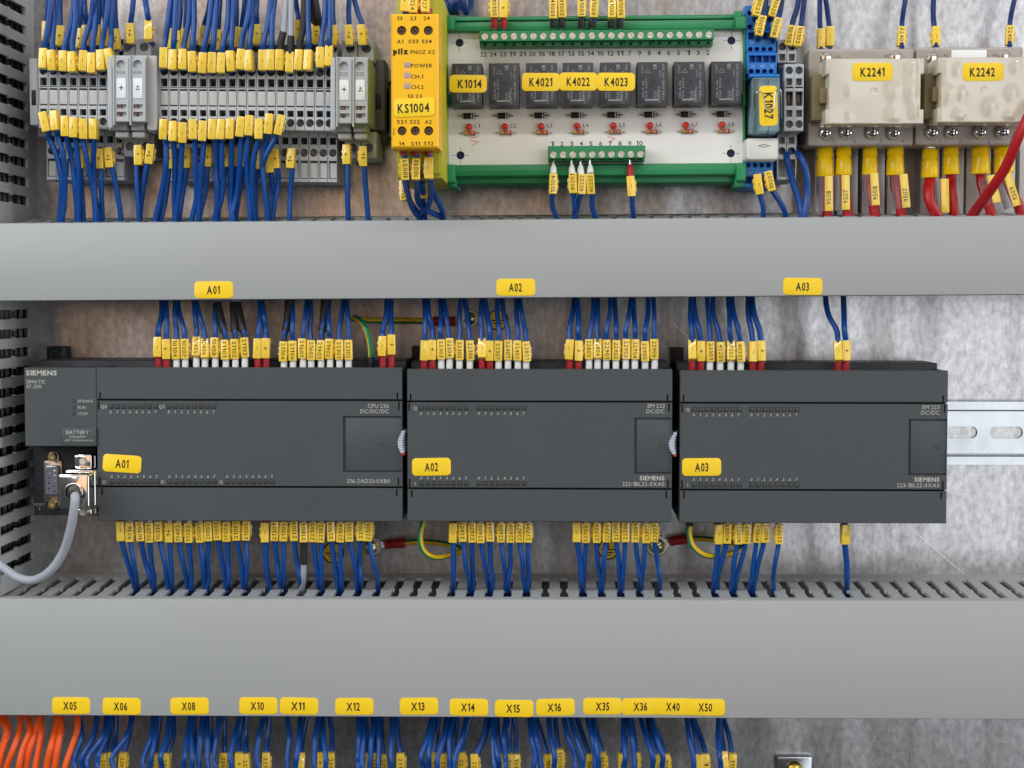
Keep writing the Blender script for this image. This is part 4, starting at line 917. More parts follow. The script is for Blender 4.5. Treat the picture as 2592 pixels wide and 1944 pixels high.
# below the grey terminals, down into the upper duct
GL = 'wires below the grey terminals'
for (x, y, ang, s, pth) in ((114, 308, 14, '', [(127, 350), (145, 400), (156, 460), (154, 520), (153, 560)]), (140.6, 306, 6, '', [(146, 345), (158, 390), (167, 445), (160, 520), (156, 560)]),
    (167, 320, 0, '', [(170, 352), (179, 400), (190, 480), (197, 560)]), (189, 321, 0, '', [(191, 352), (196, 420), (199, 500), (200, 560)]), (212, 325.5, -1, '', [(211, 356), (217, 400), (234, 480), (244, 560)]), (238.5, 328, -1, '', [(238, 360), (237, 440), (242, 560)]),
    (416, 330, -2, '', [(420, 362), (418, 420), (407, 490), (393, 560)]), (440, 331, -1, '', [(440, 362), (443, 420), (444, 500), (443, 560)]), (463, 336, -2, '', [(461, 365), (455, 440), (446, 560)]), (489, 328, 1, '', [(494, 360), (497, 430), (495, 500), (487, 560)]),
    (514, 332, -4, '', [(516, 362), (512, 420), (507, 490), (500, 560)]), (539.5, 329, -1, '', [(546, 360), (548, 420), (549, 480), (545, 560)]), (561, 327, -4, '', [(562, 360), (561, 420), (563, 465), (554, 520), (540, 560)]), (583.6, 325.5, -2, '', [(587, 358), (585, 440), (584, 510), (587, 560)]),
    (609.6, 321, -4, '', [(610, 350), (604, 420), (597, 490), (584, 560)]), (631, 318, -4, '', [(629, 346), (624, 400), (629, 465), (635, 560)]), (656, 325.5, -3, '', [(654, 356), (640, 410), (640, 490), (643, 560)]), (681.5, 314, -5, '', [(678, 343), (667, 400), (672, 480), (681, 560)]),
    (708, 315, -14, '', [(699, 346), (672, 400), (667, 440), (674, 510), (677, 560)])):
    p = [(a, b, 62 - 14 * (b - y) / (560 - y)) for a, b in pth]
    wire(f'blue wire with tiny-print marker below the {"short" if x < 300 else "long"} row', GL,
         [(x, y - 20, 48), (x, y - 14, 55), (x, y + 4, 61), (x + (pth[0][0] - x) * .7, y + 22, 62.5)] + p + [(pth[-1][0], 620, 42)], 1.5, 'wire_blue', (x, y, 61.5, '-', ang, 90, 0))
for (x, y, ang, s, pth) in ((203.5, 400, 0, '+', [(205, 430), (210, 490), (213, 560)]), (226, 398, 0, '+', [(228, 430), (240, 500), (250, 560)]), (254, 401, 0, '+', [(255, 430), (255, 465), (261, 560)]), (277, 399, 4, '1+', [(284, 425), (296, 490), (304, 560)]),
    (351.5, 393, 3, '+', [(346, 420), (350, 490), (352, 560)]), (380, 389, -6, '1+', [(373, 415), (360, 490), (351, 560)]), (430.6, 402, -3, '+', [(427, 430), (416, 510), (404, 560)]), (473.5, 402, -2, '+', [(472, 430), (461, 490), (451, 560)]),
    (528, 398, -3, '+', [(525, 425), (520, 490), (505, 560)]), (572, 399, 0, '+', [(569, 430), (556, 500), (552, 560)]), (596, 396, 0, '+', [(597, 430), (592, 500), (588, 560)]), (615, 396, 0, '+', [(615, 430), (606, 500), (595, 560)]), (651, 405, 0, '+', [(650, 432), (648, 490), (646, 560)]), (682, 411, 4, '', [(686, 435), (693, 490), (686, 560)]), (698, 402, 4, '+', [(703, 428), (705, 465), (698, 510), (690, 560)]), (738, 402, -2, '1+', [(740, 428), (735, 490), (730, 560)]),
    (879, 392, 0, '+', [(880, 420), (882, 490), (882, 560)]), (919, 398, 0, '1+', [(922, 425), (929, 490), (932, 560)])):
    fz = x in (351.5, 380, 879, 919)
    p = [(a, b, 51 - 6 * (b - y) / (560 - y)) for a, b in pth]
    wire(f'blue wire marked {nm(s)} leaving the lower level {"of a fuse terminal" if fz else "of the " + ("short" if x < 300 else "long") + " row"}', 'wires from the lower terminal level',
         [(x + (3 if x < 400 else 2), y - 24, 36), (x + 2, y - 20, 41), (x, y, 49)] + p + [(pth[-1][0], 620, 40)], 1.45, 'wire_blue', (x, y, 49.5, s, ang, 90, 0))

# above the control modules: upper duct -> terminals in the module tops
GT = 'wires above the control modules'
W, Rr = 'ferrule_white', 'ferrule_red'
top = [(401, 881, 411, '-', Rr, -1), (422, 882, 421, '+', Rr, 0), (447, 884, 443, '10104', W, 0), (469, 882, 449, '10207', W, -1), (497, 882, 491, '10405', W, 0, 1), (519, 882, 495, '10406', W, 1, .7), (545, 881, 542, '10408', W, -1),
       (572, 884, 545, '21101', W, 1, 0, 1), (596, 883.5, 589, '21102', W, 1, 0, 1), (620, 881, 596, '21103', W, 2, 0, 1), (653, 882, 660, '-', Rr, -3), (674, 882, 664, '+', Rr, -2), (719, 888, 737, '21104', W, -2, 0, 2), (742, 888, 739, '21106', W, -1), (767, 884, 778, '21601', W, -1),
       (788, 887, 783, '21602', W, -1), (813, 885.5, 826, '21901', W, -2, 0, 2), (835.6, 880.5, 832, '21902', W, 0), (859.5, 884, 871, '22301', W, -1), (882.5, 884, 877, '22302', W, 0), (969.5, 874, 979, '-', Rr, -1), (991, 875, 990, '+', Rr, 0),
       (1073.5, 885, 1077, '-', Rr, -1), (1094.5, 885, 1084, '+', Rr, -1), (1117, 885, 1116, '22303', W, 1), (1138, 883.5, 1124, '22304', W, 0), (1163, 885, 1167, '22305', W, 0), (1189.5, 885, 1176, '22306', W, 1), (1220, 886, 1220, '-', Rr, 0, 1), (1240, 888, 1228, '+', Rr, 0),
       (1262, 889, 1260, '22307', W, -1), (1286, 886, 1270, '22401', W, 0), (1311, 886, 1307, '22402', W, 1), (1332, 888, 1317, '22801', W, 2), (1442, 887, 1455, '-', Rr, -3), (1464.5, 886, 1461, '+', Rr, -1), (1491, 885, 1505, '22803', W, -1), (1512.6, 883.5, 1510, '22804', W, 0, 1),
       (1534.5, 885, 1547, '22901', W, -1), (1559, 883.5, 1555, '22902', W, -1), (1584, 885, 1597, '22903', W, -1), (1607, 885, 1603, '22904', W, 0), (1633, 888, 1642, '22905', W, 0), (1657, 886, 1653, '22906', W, 1), (1752, 886, 1749, '-', Rr, 0, .9), (1774, 889, 1756, '+', Rr, 1),
       (1797, 889, 1792, '23101', W, 0), (1823, 889, 1802, '40201', W, 1), (1850, 890, 1845, '40202', W, 0, 1), (1875, 889, 1852, '40203', W, 1), (1905, 890, 1893, '-', Rr, 0), (1926, 889, 1900, '+', Rr, 0), (2121, 889, 2087, '-', Rr, 1, .5), (2141, 889, 2135, '+', Rr, 2)]
for q in top:
    x, y, tx, s, fm, ang = q[:6]; gl = q[6] if len(q) > 6 else 0; sh = q[7] if len(q) > 7 else 0
    where = 'widest control module' if x < 1020 else 'middle control module' if x < 1710 else 'rightmost control module'
    pts = [(tx, 690, 40), (tx, 745, 46), (tx + (x - tx) * .3, 795, 55), (x + (tx - x) * .16, 835, 58.5), (x, y - 22, 58.5), (x, y + 20, 58.5), (x, y + 34, 58)]
    sl_ = None
    if sh: sl_ = [('black_rubber', 2.1, [(tx + (x - tx) * .2, 768 if sh == 1 else 735, 52), (x + (tx - x) * .45, 810, 56), (x + (tx - x) * .2, 838, 58)]), ('black_rubber', 1.45, [(x + (tx - x) * .2, 836, 58), (x, y - 22, 58.5)])]
    if sh == 1: sl_.append(('wire_grey', 1.75, [(tx - 4, 700, 44), (tx - 2, 745, 48), (tx + (x - tx) * .22, 770, 52)]))
    wire(f'{"sleeved" if sh else "blue"} wire marked {nm(s)} above the {where}', GT, pts, 1.32 if fm == W else 1.5, 'wire_blue', (x, y, 58.5, s, ang, -90, 11 * gl if gl else 0),
         (fm, 1.75 if fm == W else 1.85, [(x, y + 22, 58.5), (x, y + 30, 58.4), (x, 922, 58.3), (x, 935, 58.2), (x, 944, 58)]), sl_)

# below the control modules: module bottoms -> lower duct
GB = 'wires below the control modules'
bot = [(306, 1345, 340, '-', 3), (329, 1345, 347, '9516', 0), (355, 1346, 383, '10101', 2), (379, 1347, 390, '10201', 0), (403.5, 1345, 427, '10330', 0), (429, 1346, 437, '1+', -1), (451.6, 1344, 472, '11402', 2), (479, 1347, 483, '11502', 3), (507, 1346, 516, '20001', 1), (528, 1346, 526, '20002', 2), (552, 1343, 570, '20003', 2), (576, 1344, 577, '20004', 1), (599.5, 1344, 616, '21001', 1), (624, 1344, 624, '21002', -1),
       (671, 1345, 681, '-', 0), (695, 1345, 709, '21301', 0), (719, 1345, 717, '21302', 0), (744, 1345, 760, '21303', 2), (769, 1346, 764, '21801', 1), (792, 1345, 806, '22101', 0), (813, 1345, 815, '22102', -2), (838, 1346, 856, '22103', 2), (862, 1346, 864, '22104', -3), (885, 1345, 903, '22105', -1), (912, 1345, 913, '22106', -2), (933.5, 1345, 957, '22107', -3),
       (1147, 1346, 1150, '-', 0), (1172, 1346, 1186, '22601', 0), (1195, 1346, 1196, '22602', 0), (1217, 1347, 1236, '22603', 0), (1240, 1347, 1246, '22604', 0), (1268, 1346, 1280, '22605', 0), (1292, 1346, 1288, '22606', 0), (1314, 1347, 1328, '22607', 0), (1337, 1347, 1336, '22701', 0), (1460.6, 1346, 1474, '-', 2), (1484, 1346, 1480, '22702', 0), (1510, 1346, 1519, '22703', 0), (1534.5, 1347, 1524, '22704', -1), (1559, 1347, 1570, '22705', 0), (1583, 1346, 1575, '22706', 0), (1608.6, 1346, 1619, '23001', 0), (1634, 1346, 1623, '23302', 0), (1656, 1347, 1670, '23303', 0),
       (1818, 1349, 1808, '-', 0), (1841, 1350, 1815, '40001', -1), (1867, 1351, 1854, '40002', -1), (1889, 1350, 1861, '40003', -2), (1915, 1349, 1900, '40004', -1), (1935, 1349, 1906, '40005', -2), (1971, 1353, 1957, '22707', -1), (2138, 1350, 2145, '-', 0)]
for (x, y, ex, s, ang) in bot:
    where = 'widest control module' if x < 1020 else 'middle control module' if x < 1710 else 'rightmost control module'
    dark = s == '-' and x > 600; sh = s == '21801'
    pts = [(x, 1290, 56), (x, 1318, 57), (x, y, 57.5), (x + (ex - x) * .12, y + 32, 57), (x + (ex - x) * .55, 1425, 55), (ex - (ex - x) * .12, 1464, 51), (ex, 1492, 44.5), (ex, 1530, 38)]
    wire(f'{"grey sleeved" if sh else "blue"} wire marked {nm(s)} below the {where}', GB, pts, 1.5 if dark else 1.32, 'wire_blue', (x, y, 57.5, s, ang, 90, 0), sleeve=
         [('black_rubber', 1.95, [(x, y + 24, 57.3), (x, 1400, 56), (x, 1428, 55.2)]), ('wire_grey', 1.7, [(x, 1426, 55.2), (x - 1, 1460, 52), (ex, 1495, 44), (ex, 1530, 38)])] if sh else None,
         ferr=(W, 1.7, [(x, 1290, 56.5), (x, 1312, 57), (x, 1324, 57.4), (x + 4, 1326, 57.2)]) if s not in '-' else (Rr, 1.7, [(x, 1290, 56.5), (x, 1312, 57), (x, 1322, 57.4)]))

# below the lower duct
GD = 'wires hanging below the lower duct'
orange = [(2, 14, -4), (13, 20, -6), (53, 50, 15), (69, 74, 46), (98, 88, 62), (101, 106, 89), (145, 138, 118), (152, 153, 140), (198, 194, 167)]
for (a, m, b) in orange:
    wire('orange wire below the lower duct', 'orange wires at the lower left', [(a, 1770, 44), (a, 1815, 50), (m, 1850, 56), ((m + b) / 2, 1895, 60), (b, 1944, 62), (b - 6, 2010, 62)], 1.72, 'wire_orange')
XS = dict(X05=180, X06=308, X08=480, X10=654, X11=757, X12=897, X13=1060, X14=1187, X15=1301, X16=1406, X35=1525, X36=1623, X40=1707, X50=1786)
near = lambda a: min(XS, key=lambda k: abs(XS[k] - a))
low = [(200, 205, 190, 0), (245, 238, 208, 0), (267, 258, 224, 0), (280, 268, 246, 0), (278, 274, 262, '210'), (292, 289, 283, '22'), (334, 320, 285, 0), (331, 326, 312, '2260'), (391, 384, 362, 0), (398, 394, 382, 0), (405, 400, 391, '213'), (427, 422, 409, 0), (441, 436, 422, '212'), (480, 474, 466, 0), (487, 485, 486, 0), (494, 490, 494, '2+'),
       (511, 506, 504, 0), (521, 523, 527, 0), (534, 535, 534, '+'), (554, 546, 543, 0), (566, 567, 568, '2210'), (608, 594, 585, 0), (613, 606, 606, '+'), (624, 624, 624, '223'), (667, 658, 652, 0), (679, 678, 674, '223'), (729, 730, 727, 0), (763, 756, 750, 0), (775, 768, 762, ''), (804, 800, 798, 0), (812, 812, 811, '+'), (816, 820, 824, 0), (835, 840, 838, '233'),
       (909, 908, 906, 0), (918, 921, 915, 0), (926, 926, 922, '226'), (950, 940, 936, 0), (946, 948, 948, '226'), (954, 957, 960, 0), (961, 967, 970, '220'), (995, 991, 989, 0), (1004, 1008, 1015, '231'), (1096, 1082, 1069, 0), (1102, 1092, 1086, 0), (1113, 1105, 1097, '22'), (1136, 1122, 1108, 0), (1147, 1140, 1136, 0), (1156, 1152, 1146, '227'), (1130, 1126, 1123, '22'), (1185, 1170, 1152, 0), (1190, 1178, 1170, '22'),
       (1237, 1224, 1203, '22'), (1246, 1245, 1250, 0), (1252, 1250, 1262, 0), (1261, 1262, 1269, '10'), (1283, 1273, 1280, 0), (1290, 1288, 1289, '100'), (1304, 1308, 1305, '1010'), (1341, 1346, 1352, 0), (1348, 1356, 1368, 0), (1358, 1374, 1386, '100'), (1391, 1393, 1402, 0), (1407, 1412, 1418, '10105'), (1429, 1440, 1456, 0), (1443, 1458, 1474, 0), (1459, 1478, 1493, '100'),
       (1487, 1496, 1506, 0), (1499, 1508, 1514, 0), (1503, 1512, 1526, '1010'), (1577, 1578, 1582, 0), (1583, 1582, 1574, '10'), (1592, 1598, 1604, 0), (1597, 1604, 1610, '100'), (1623, 1636, 1650, 0), (1638, 1650, 1662, ''), (1648, 1662, 1678, 0), (1650, 1666, 1686, '100'), (1739, 1746, 1754, 0), (1750, 1762, 1768, ''), (1754, 1776, 1786, '1'), (1818, 1820, 1824, 0), (1824, 1828, 1834, ''), (1832, 1843, 1853, '115')]
for (a, m, b, s) in low:
    front = s == 0; h1 = 62 if front else 52
    bright = s == '22' and a == 1237
    lab = 'bright blue' if bright else 'blue'
    label = f'{lab} wire {"without a visible marker" if front else "with " + (nm(s) if s else "glossy blank") + " marker"} hanging under sticker {near(a)}'
    my = {'10105': 1923, '2260': 1930}.get(s, 1934 + (hash(a) % 5 if False else (int(a) * 7) % 7 - 3))
    wire(label, GD, [(a, 1770, 40), (a, 1812, 45 if front else 42), (m, 1865, h1 - 6), (b, 1915, h1 - 1), (b, 1944, h1), (b, 2010, h1)], 1.45 if not bright else 1.9, 'wire_blue',
         None if front else (b, my, h1, s, random.uniform(-4, 4), -90, 12 if s == '' and a in (775, 1824) else 0))

# green board, top and bottom connections
GR = 'wires on the green relay board'
for (x, y, tx, s, fm, fx, gl) in ((1250.6, 22, 1252, '10105', 'ferrule_red', 1252, 0), (1276, 22, 1278, '+', 'ferrule_red', 1275.5, 0), (1400, 20, 1398, '41001', 'ferrule_black', 1401, 0), (1423, 22, 1424, '41002', 'ferrule_black', 1422, 0), (1472, 20, 1470, '41003', 'ferrule_black', 1472, 0), (1505, 22, 1508, '41004', 'ferrule_black', 1498, 0), (1549, 22, 1552, '41005', 'ferrule_black', 1547, 11), (1572, 20, 1572, '41006', 'ferrule_black', 1569, 0)):
    wire(f'blue wire with {nm(s)} marker and {"red" if "red" in fm else "black"} ferrule above the green board', GR, [(tx, -90, 58), (tx, -40, 58), (x, y - 20, 58), (x, y + 25, 58), (fx, y + 40, 57)], 1.4, 'wire_blue', (x, y, 58, s, -3 if x > 1490 and x < 1520 else 0, -90, gl),
         (fm, 1.8, [(x + (fx - x) * .4, y + 22, 58), (fx, y + 34, 57.6), (fx, 66, 57.2), (fx, 72, 57)]), tip=[(fx, 66, 57), (fx, 86, 55)])
for (x, y, fx, s, fm, ang, pth) in ((1399.5, 465, 1401, '10104', W, -1, [(1398, 495), (1400, 525), (1409, 552)]), (1450.6, 467, 1447.5, '40201', W, 1, [(1452, 497), (1455, 525), (1456, 552)]), (1472, 467, 1470, '40202', W, -1, [(1468, 497), (1461, 525), (1457, 552)]), (1495, 464, 1494, '40203', W, 4, [(1499, 494), (1502, 525), (1504, 552)]), (1597, 472, 1595, '-', 'ferrule_red', 4, [(1600, 500), (1602, 525), (1604, 552)])):
    wire(f'blue wire with {nm(s)} marker and {"red" if "red" in fm else "white"} ferrule below the green board', GR, [(fx, 432, 57.5), (x, y - 10, 59), (x, y + 22, 60)] + [(a, b, 60 - 12 * (b - y - 22) / 80) for a, b in pth] + [(pth[-1][0] + 1, 610, 42)], 1.4, 'wire_blue', (x, y, 59, s, ang, 90, 0),
         (fm, [.75, 1.2, 1.65, 1.75, 1.75] if fm == W else [1.1, 1.65, 1.85, 1.85, 1.85], [(fx, 416, 57), (fx, 421, 57), (fx, 427, 57.3), (fx, 434, 57.8), (x, y - 24, 58.4)]), tip=[(fx, 404, 56.8), (fx, 420, 57)])

# yellow safety relay connections
for (x, y, s, ang, rd, pth) in ((1024, 430, '10021', 2, 90, [(1031, 470), (1036, 505), (1049, 535), (1062, 556)]), (1053, 428, '10010', 0, 90, [(1056, 465), (1058, 505), (1070, 527), (1096, 541), (1122, 556)]), (1086, 425, '-', 0, 90, [(1090, 460), (1090, 495), (1083, 520), (1070, 533), (1064, 556)])):
    wire(f'blue wire with {nm(s)} marker and red ferrule below the yellow relay', 'wires on the yellow relay', [(x - 2, 384, 106), (x, 396, 106), (x, y, 106)] + [(a, b, 106 - 55 * (b - y) / 130) for a, b in pth] + [(pth[-1][0], 610, 42)], 1.55, 'wire_blue', (x, y, 106, s, ang, rd, 0), ('ferrule_red', 1.75, [(x - 3, 362, 105), (x - 2, 376, 105.5), (x - 2, 390, 106), (x - 1.5, 394, 106)]))
for (x, y, s, pth) in ((1074, 490, '', [(1068, 470), (1070, 500), (1076, 525), (1074, 556)]), (1036, 490, '10027', [(1026, 460), (1034, 500), (1052, 530), (1068, 556)]), (1086, 485, '10001', [(1092, 470), (1104, 502), (1118, 528), (1121, 556)])):
    wire(f'blue wire with {nm(s)} marker half hidden below the yellow relay', 'wires on the yellow relay', [(pth[0][0], 440, 70)] + [(a, b, 76 - 24 * (b - 460) / 100) for a, b in pth] + [(pth[-1][0], 610, 42)], 1.5, 'wire_blue', (x - 12, y - 6, 68, s, 5, 90, 0) if s else None)
for (x, y, tx, s) in ((1026, 12, 1030, '+'), (1048, 14, 1052, '10024'), (1078, 14, 1080, '10027')):
    wire(f'blue wire with {nm(s)} marker above the yellow relay', 'wires on the yellow relay', [(tx, -90, 106), (tx, -40, 106), (x, y, 106), (x + 1, y + 30, 104)], 1.5, 'wire_blue', (x, y - 8, 106, s, -3, -90, 0), ('ferrule_red', 1.75, [(x + 8, y + 8, 104), (x + 8, y + 28, 104)]) if s != '+' else None)
for k, (a, b) in enumerate(((1128, 1133), (1150, 1145), (1158, 1152), (1172, 1176))):
    wire('dark blue loop of wire behind the top of the green carrier', 'looped wires behind the carrier', [(a, -60, 30), (a, -10, 34), (b, 18, 34), (b + 6, 32, 28), (b + 14, 10, 22), (b + 16, -50, 20)], 1.7, 'wire_dark_blue')

# blue socket and small terminals
GS = 'wires on the blue relay socket'
for (x, y, h, s, ang, up) in ((1918, 16, 52, '10021', -15, [(1938, -40), (1955, -90)]), (1960, 16, 52, '10020', -18, [(1978, -40), (1990, -90)]), (1925, 67, 56, '10018', -13, [(1936, 25), (1945, -40), (1950, -90)]), (1964, 71, 56, '10008', -15, [(1972, 30), (1983, -10), (1992, -60)])):
    a = R_(-ang); ox = math.sin(a) * 24
    wire(f'blue wire with {nm(s)} marker above the blue socket', GS, [(q[0], q[1], h - 4) for q in reversed(up)] + [(x + ox, y - 24, h), (x - ox, y + 24, h - 1), (x - ox * 1.2, y + 34, h - 8)], 1.5, 'wire_dark_blue', (x, y, h, s, ang, -90, 0))
for (x, y, s, up) in ((2000, 90, '10105', [(2007, 55), (2018, 10), (2026, -60)]), (2022, 92, '10105', [(2028, 55), (2036, 10), (2043, -60)])):
    wire(f'dark blue wire with {nm(s)} marker above the small terminals', 'wires on the small terminals', [(q[0], q[1], 46) for q in reversed(up)] + [(x, y, 48), (x - 8, y + 26, 44), (x - 10, y + 32, 36)], 1.5, 'wire_dark_blue', (x, y, 48.5, s, -11, -90, 0))
for (x, y, s, ang, pth) in ((1920, 469, '-', 7, [(1924, 494), (1930, 525), (1932, 552)]), (1949, 461, '10207', 13, [(1956, 484), (1975, 515), (1993, 552)])):
    wire(f'blue wire with {nm(s)} marker below the blue socket', GS, [(x - 6, y - 22, 46), (x - 3, y - 12, 52), (x, y, 55)] + [(a, b, 55 - 8 * (b - y) / 90) for a, b in pth] + [(pth[-1][0] + 4, 610, 42)], 1.4, 'wire_blue', (x, y, 55, s, ang, 90, 0))
for (x, pth) in ((1990, [(1995, 410), (2007, 455), (2020, 510), (2028, 556)]), (2014, [(2026, 400), (2040, 440), (2044, 490), (2038, 556)])):
    wire('blue wire without marker below the small terminals', 'wires on the small terminals', [(x - 2, 376, 36), (x, 382, 42)] + [(a, b, 50) for a, b in pth] + [(pth[-1][0], 610, 42)], 1.65, 'wire_blue')
# wires to the coil side of the ivory relays
for (x, y, s, up, ang) in ((2078, 97, '-', [(2077, 60), (2075, 0), (2074, -60)], 0), (2100, 96, '-', [(2097, 60), (2090, 10), (2082, -60)], 0), (2281, 95, '22401', [(2283, 60), (2290, 20), (2302, -60)], -3), (2369, 94, '-', [(2364, 60), (2363, 20), (2367, -60)], 1), (2555, 90, '22402', [(2557, 55), (2564, 20), (2582, -60)], -3)):
    wire(f'dark blue wire marked {nm(s)} behind the top of the ivory relays', 'wires on the ivory relays', [(q[0], q[1], 24) for q in reversed(up)] + [(x, y, 27), (x, y + 40, 30), (x, y + 55, 33)], 1.4, 'wire_dark_blue', (x, y, 27, s, ang, -90, 0))

# ------------------------------------------------------------------ heavy red load cables with yellow crimp sleeves
def lug_cable(label, lx0, lx1, y0, y1, mark, pth, sleeve=None):
    xm = (lx0 + lx1) / 2; o = P(xm, y0, 30); t = Thing('load_cable', label, 'cable', o, 'red load cables')
    h = 40; k = (DIST - h) / F; r = (lx1 - lx0) / 2 * k
    p = spline(pxs(t, [(xm, y1 - 30, h), (xm, y1, h)] + pth), 6); g = G(); g.tube(p, 2.75, 14); t.part('insulation', g, 'wire_red')
    g = G(); ang = (pth[0][0] - xm) * .12
    q = pxs(t, [(xm - ang, y0, h - 3), (xm - ang, y0 + 4, h - 3), (xm, y0 + (y1 - y0) * .3, h - 1), (xm, y0 + (y1 - y0) * .36, h - 1), (xm, y0 + (y1 - y0) * .45, h), (xm + ang, y1 - 2, h), (xm + ang, y1, h)])
    g.tube(q, [r * .86, r * .94, r * .95, r * .8, r * .95, r * 1.05, r * 1.0], 16); o_ = t.part('crimp_sleeve', g, 'lug_yellow')
    g = G(); box(t, g, xm - 14, y0 - 30, xm + 14, y0 + 8, h - 5, h - 2.5, 1, .3); t.part('lug_tongue', g, 'tin')
    if mark:
        mx, my, s, ang, ml = mark
        if mx:
            c = t.loc(P(mx, my, h + 4.6)); kk = (DIST - h) / F
            g = G(); g.prism(-10 * kk, 10 * kk, -ml / 2 * kk, ml / 2 * kk, -.35, .35, .2, .15, 2); m = t.part('marker_strip', g, 'marker_yellow', None, c, (0, -R_(ang), 0))
            if s: g = G(); g.text(s, -.2, -ml * .12 * kk, .45, 2.6, 7.2, 90); q = t.part('lettering', g, 'ink', m, ang=0)
            g = G(); n = 14; a0 = [(-24 * kk, 10 * kk)]
            sx = -9 if ang >= 0 else -9
            g.tube([(-1.6, 4.2, -ml / 2 * kk), (-1.6, 4.2, ml / 2 * kk)], 4.4, 16, False); sv = t.part('clear_sleeve', g, 'clear_sleeve', m)
lug_cable('red load cable with upright 9508 marker, first below the ivory relays', 2066, 2110, 375, 447, (2098, 490, '9508', 1, 87), [(2090, 480, 38), (2094, 540, 40), (2096, 610, 38)])
lug_cable('red load cable with upright 9507 marker, second below the ivory relays', 2115, 2156, 372, 443, (2141, 487, '9507', 1, 87), [(2138, 480, 38), (2146, 540, 40), (2148, 610, 38)])
lug_cable('red load cable with leaning 9508 marker, third below the ivory relays', 2183, 2222, 372, 443, (2215, 479, '9508', 4, 80), [(2200, 470, 38), (2213, 530, 40), (2222, 610, 38)])
lug_cable('red load cable with leaning 9507 marker, fourth below the ivory relays', 2244, 2288, 369, 444, (2291, 483, '9507', 6, 84), [(2266, 470, 38), (2280, 530, 40), (2292, 610, 38)])
lug_cable('bare curved red load cable, fifth below the ivory relays', 2333, 2376, 380, 450, None, [(2350, 480, 46), (2352, 505, 48), (2362, 530, 48), (2380, 560, 46), (2396, 610, 40)])
lug_cable('red load cable with turned marker, sixth below the ivory relays', 2387, 2428, 370, 442, (2392, 495, '', 2, 84), [(2408, 480, 38), (2414, 530, 40), (2418, 610, 38)])
lug_cable('red load cable crossed by the thick red cable, seventh below the ivory relays', 2459, 2506, 369, 441, (2516, 478, '', 14, 70), [(2486, 470, 38), (2506, 530, 40), (2522, 610, 38)])
lug_cable('red load cable with leaning 9509 marker, last below the ivory relays', 2516, 2565, 368, 438, (2562, 480, '9509', 18, 84), [(2552, 470, 38), (2582, 530, 40), (2606, 600, 38)])
wire('thick dark red cable slanting in front of the right ivory relay', None, [(2680, 150, 70), (2625, 250, 80), (2585, 330, 85), (2545, 420, 82), (2500, 490, 72), (2470, 530, 60), (2448, 570, 50), (2430, 620, 40)], 2.75, 'wire_red', cat='cable', name='load_cable')

# ------------------------------------------------------------------ earthing: bolts, ring lugs, green and yellow leads, symbols
EB = [(1190, 806, 20), (940, 1383, 22), (1663, 1380, 24)]
EL = ['above the middle control module', 'below the widest control module', 'below the middle control module']
for (x, y, r), l in zip(EB, EL):
    t = Thing('earth_bolt', f'zinc-plated cross-head earth bolt with washer {l}', 'bolt', P(x, y, 0), 'earth bolts'); k = DIST / F; r *= k
    g = G(); g.lathe(0, 0, [(r * 1.18, .2), (r * 1.18, 1.6), (r * 1.1, 2.0), (r * .8, 2.0)], 24); t.part('washer', g, 'brass_zinc')
    g = G(); g.lathe(0, 0, [(r * .82, 2.2), (r * .82, 4.2), (r * .72, 5.2), (r * .45, 5.9), (r * .1, 6.1)], 20); b_ = t.part('bolt_head', g, 'brass_zinc')
    g = G()
    for q in (.5, .5 + math.pi / 2):
        d = Vector((math.cos(q), 0, math.sin(q))) * r * .5; n = Vector((-math.sin(q), 0, math.cos(q))) * .35; m = Vector((0, -6.12, 0)); g.add([m - d - n, m + d - n, m + d + n, m - d + n], [(0, 1, 2, 3)])
    t.part('drive_recess', g, 'black', b_, ang=0)
for (x, y, r, l) in ((1260, 810, 27, EL[0]), (843.6, 1399, 28, EL[1]), (1540, 1390, 27, EL[2])):
    t = Thing('earth_symbol_sticker', f'round yellow earth symbol sticker {l}', 'sticker', P(x, y, 0), 'earth symbol stickers', .03); k = DIST / F; r *= k
    g = G(); g.lathe(0, 0, [(r, .1), (r, .3)], 32); t.part('rim', g, 'black'); g = G(); g.lathe(0, 0, [(r * .87, .28), (r * .87, .38)], 32); f = t.part('face', g, 'earth_sticker')
    g = G()
    for a, b, c, d in ((-.06, .06, 0, .8), (-.7, .7, -.1, .02), (-.45, .45, -.36, -.25), (-.25, .25, -.6, -.5)): g.prism(a * r, b * r, c * r, d * r, .38, .42, 0, 0)
    t.part('earth_symbol', g, 'black', f, ang=0)
def earth_lead(label, lug, path, black=None):
    t = Thing('earth_lead', label, 'earth wire', P(*path[0]), 'green and yellow earth wires')
    g = G(); g.tube(spline(pxs(t, path), 8), 1.55, 16, True, lambda k: ((k + 1) % 16 // 4) % 2); t.part('insulation', g, ['earth_yellow', 'earth_green'])
    (x0, y0), (x1, y1), (bx, by) = lug; g = G(); g.tube(pxs(t, [(x0, y0, 6), (x0 + (x1 - x0) * .05, y0, 6), (x0 + (x1 - x0) * .45, (y0 + y1) / 2, 6), (x0 + (x1 - x0) * .55, (y0 + y1) / 2, 6), (x1, y1, 5.5)]), [2.5, 2.7, 2.6, 2.4, 2.7], 14); t.part('crimp_sleeve', g, 'ferrule_red')
    g = G(); c = t.loc(P(bx, by, 3)); e = t.loc(P(x1, y1, 3)); d = (e - c).normalized(); n = Vector((-d.z, 0, d.x)) * 1.6
    g.add([c - n + Vector((0, -1, 0)), e - n, e + n, c + n + Vector((0, -1, 0))], [(0, 1, 2, 3)]); n2 = len(g.v); g.lathe(c.x, c.z, [(5, -c.y - .2), (5, -c.y + .8)], 18); t.part('ring_lug', g, 'tin')
    if black: g = G(); g.tube(pxs(t, black), 1.9, 12); t.part('end_sleeve', g, 'black')
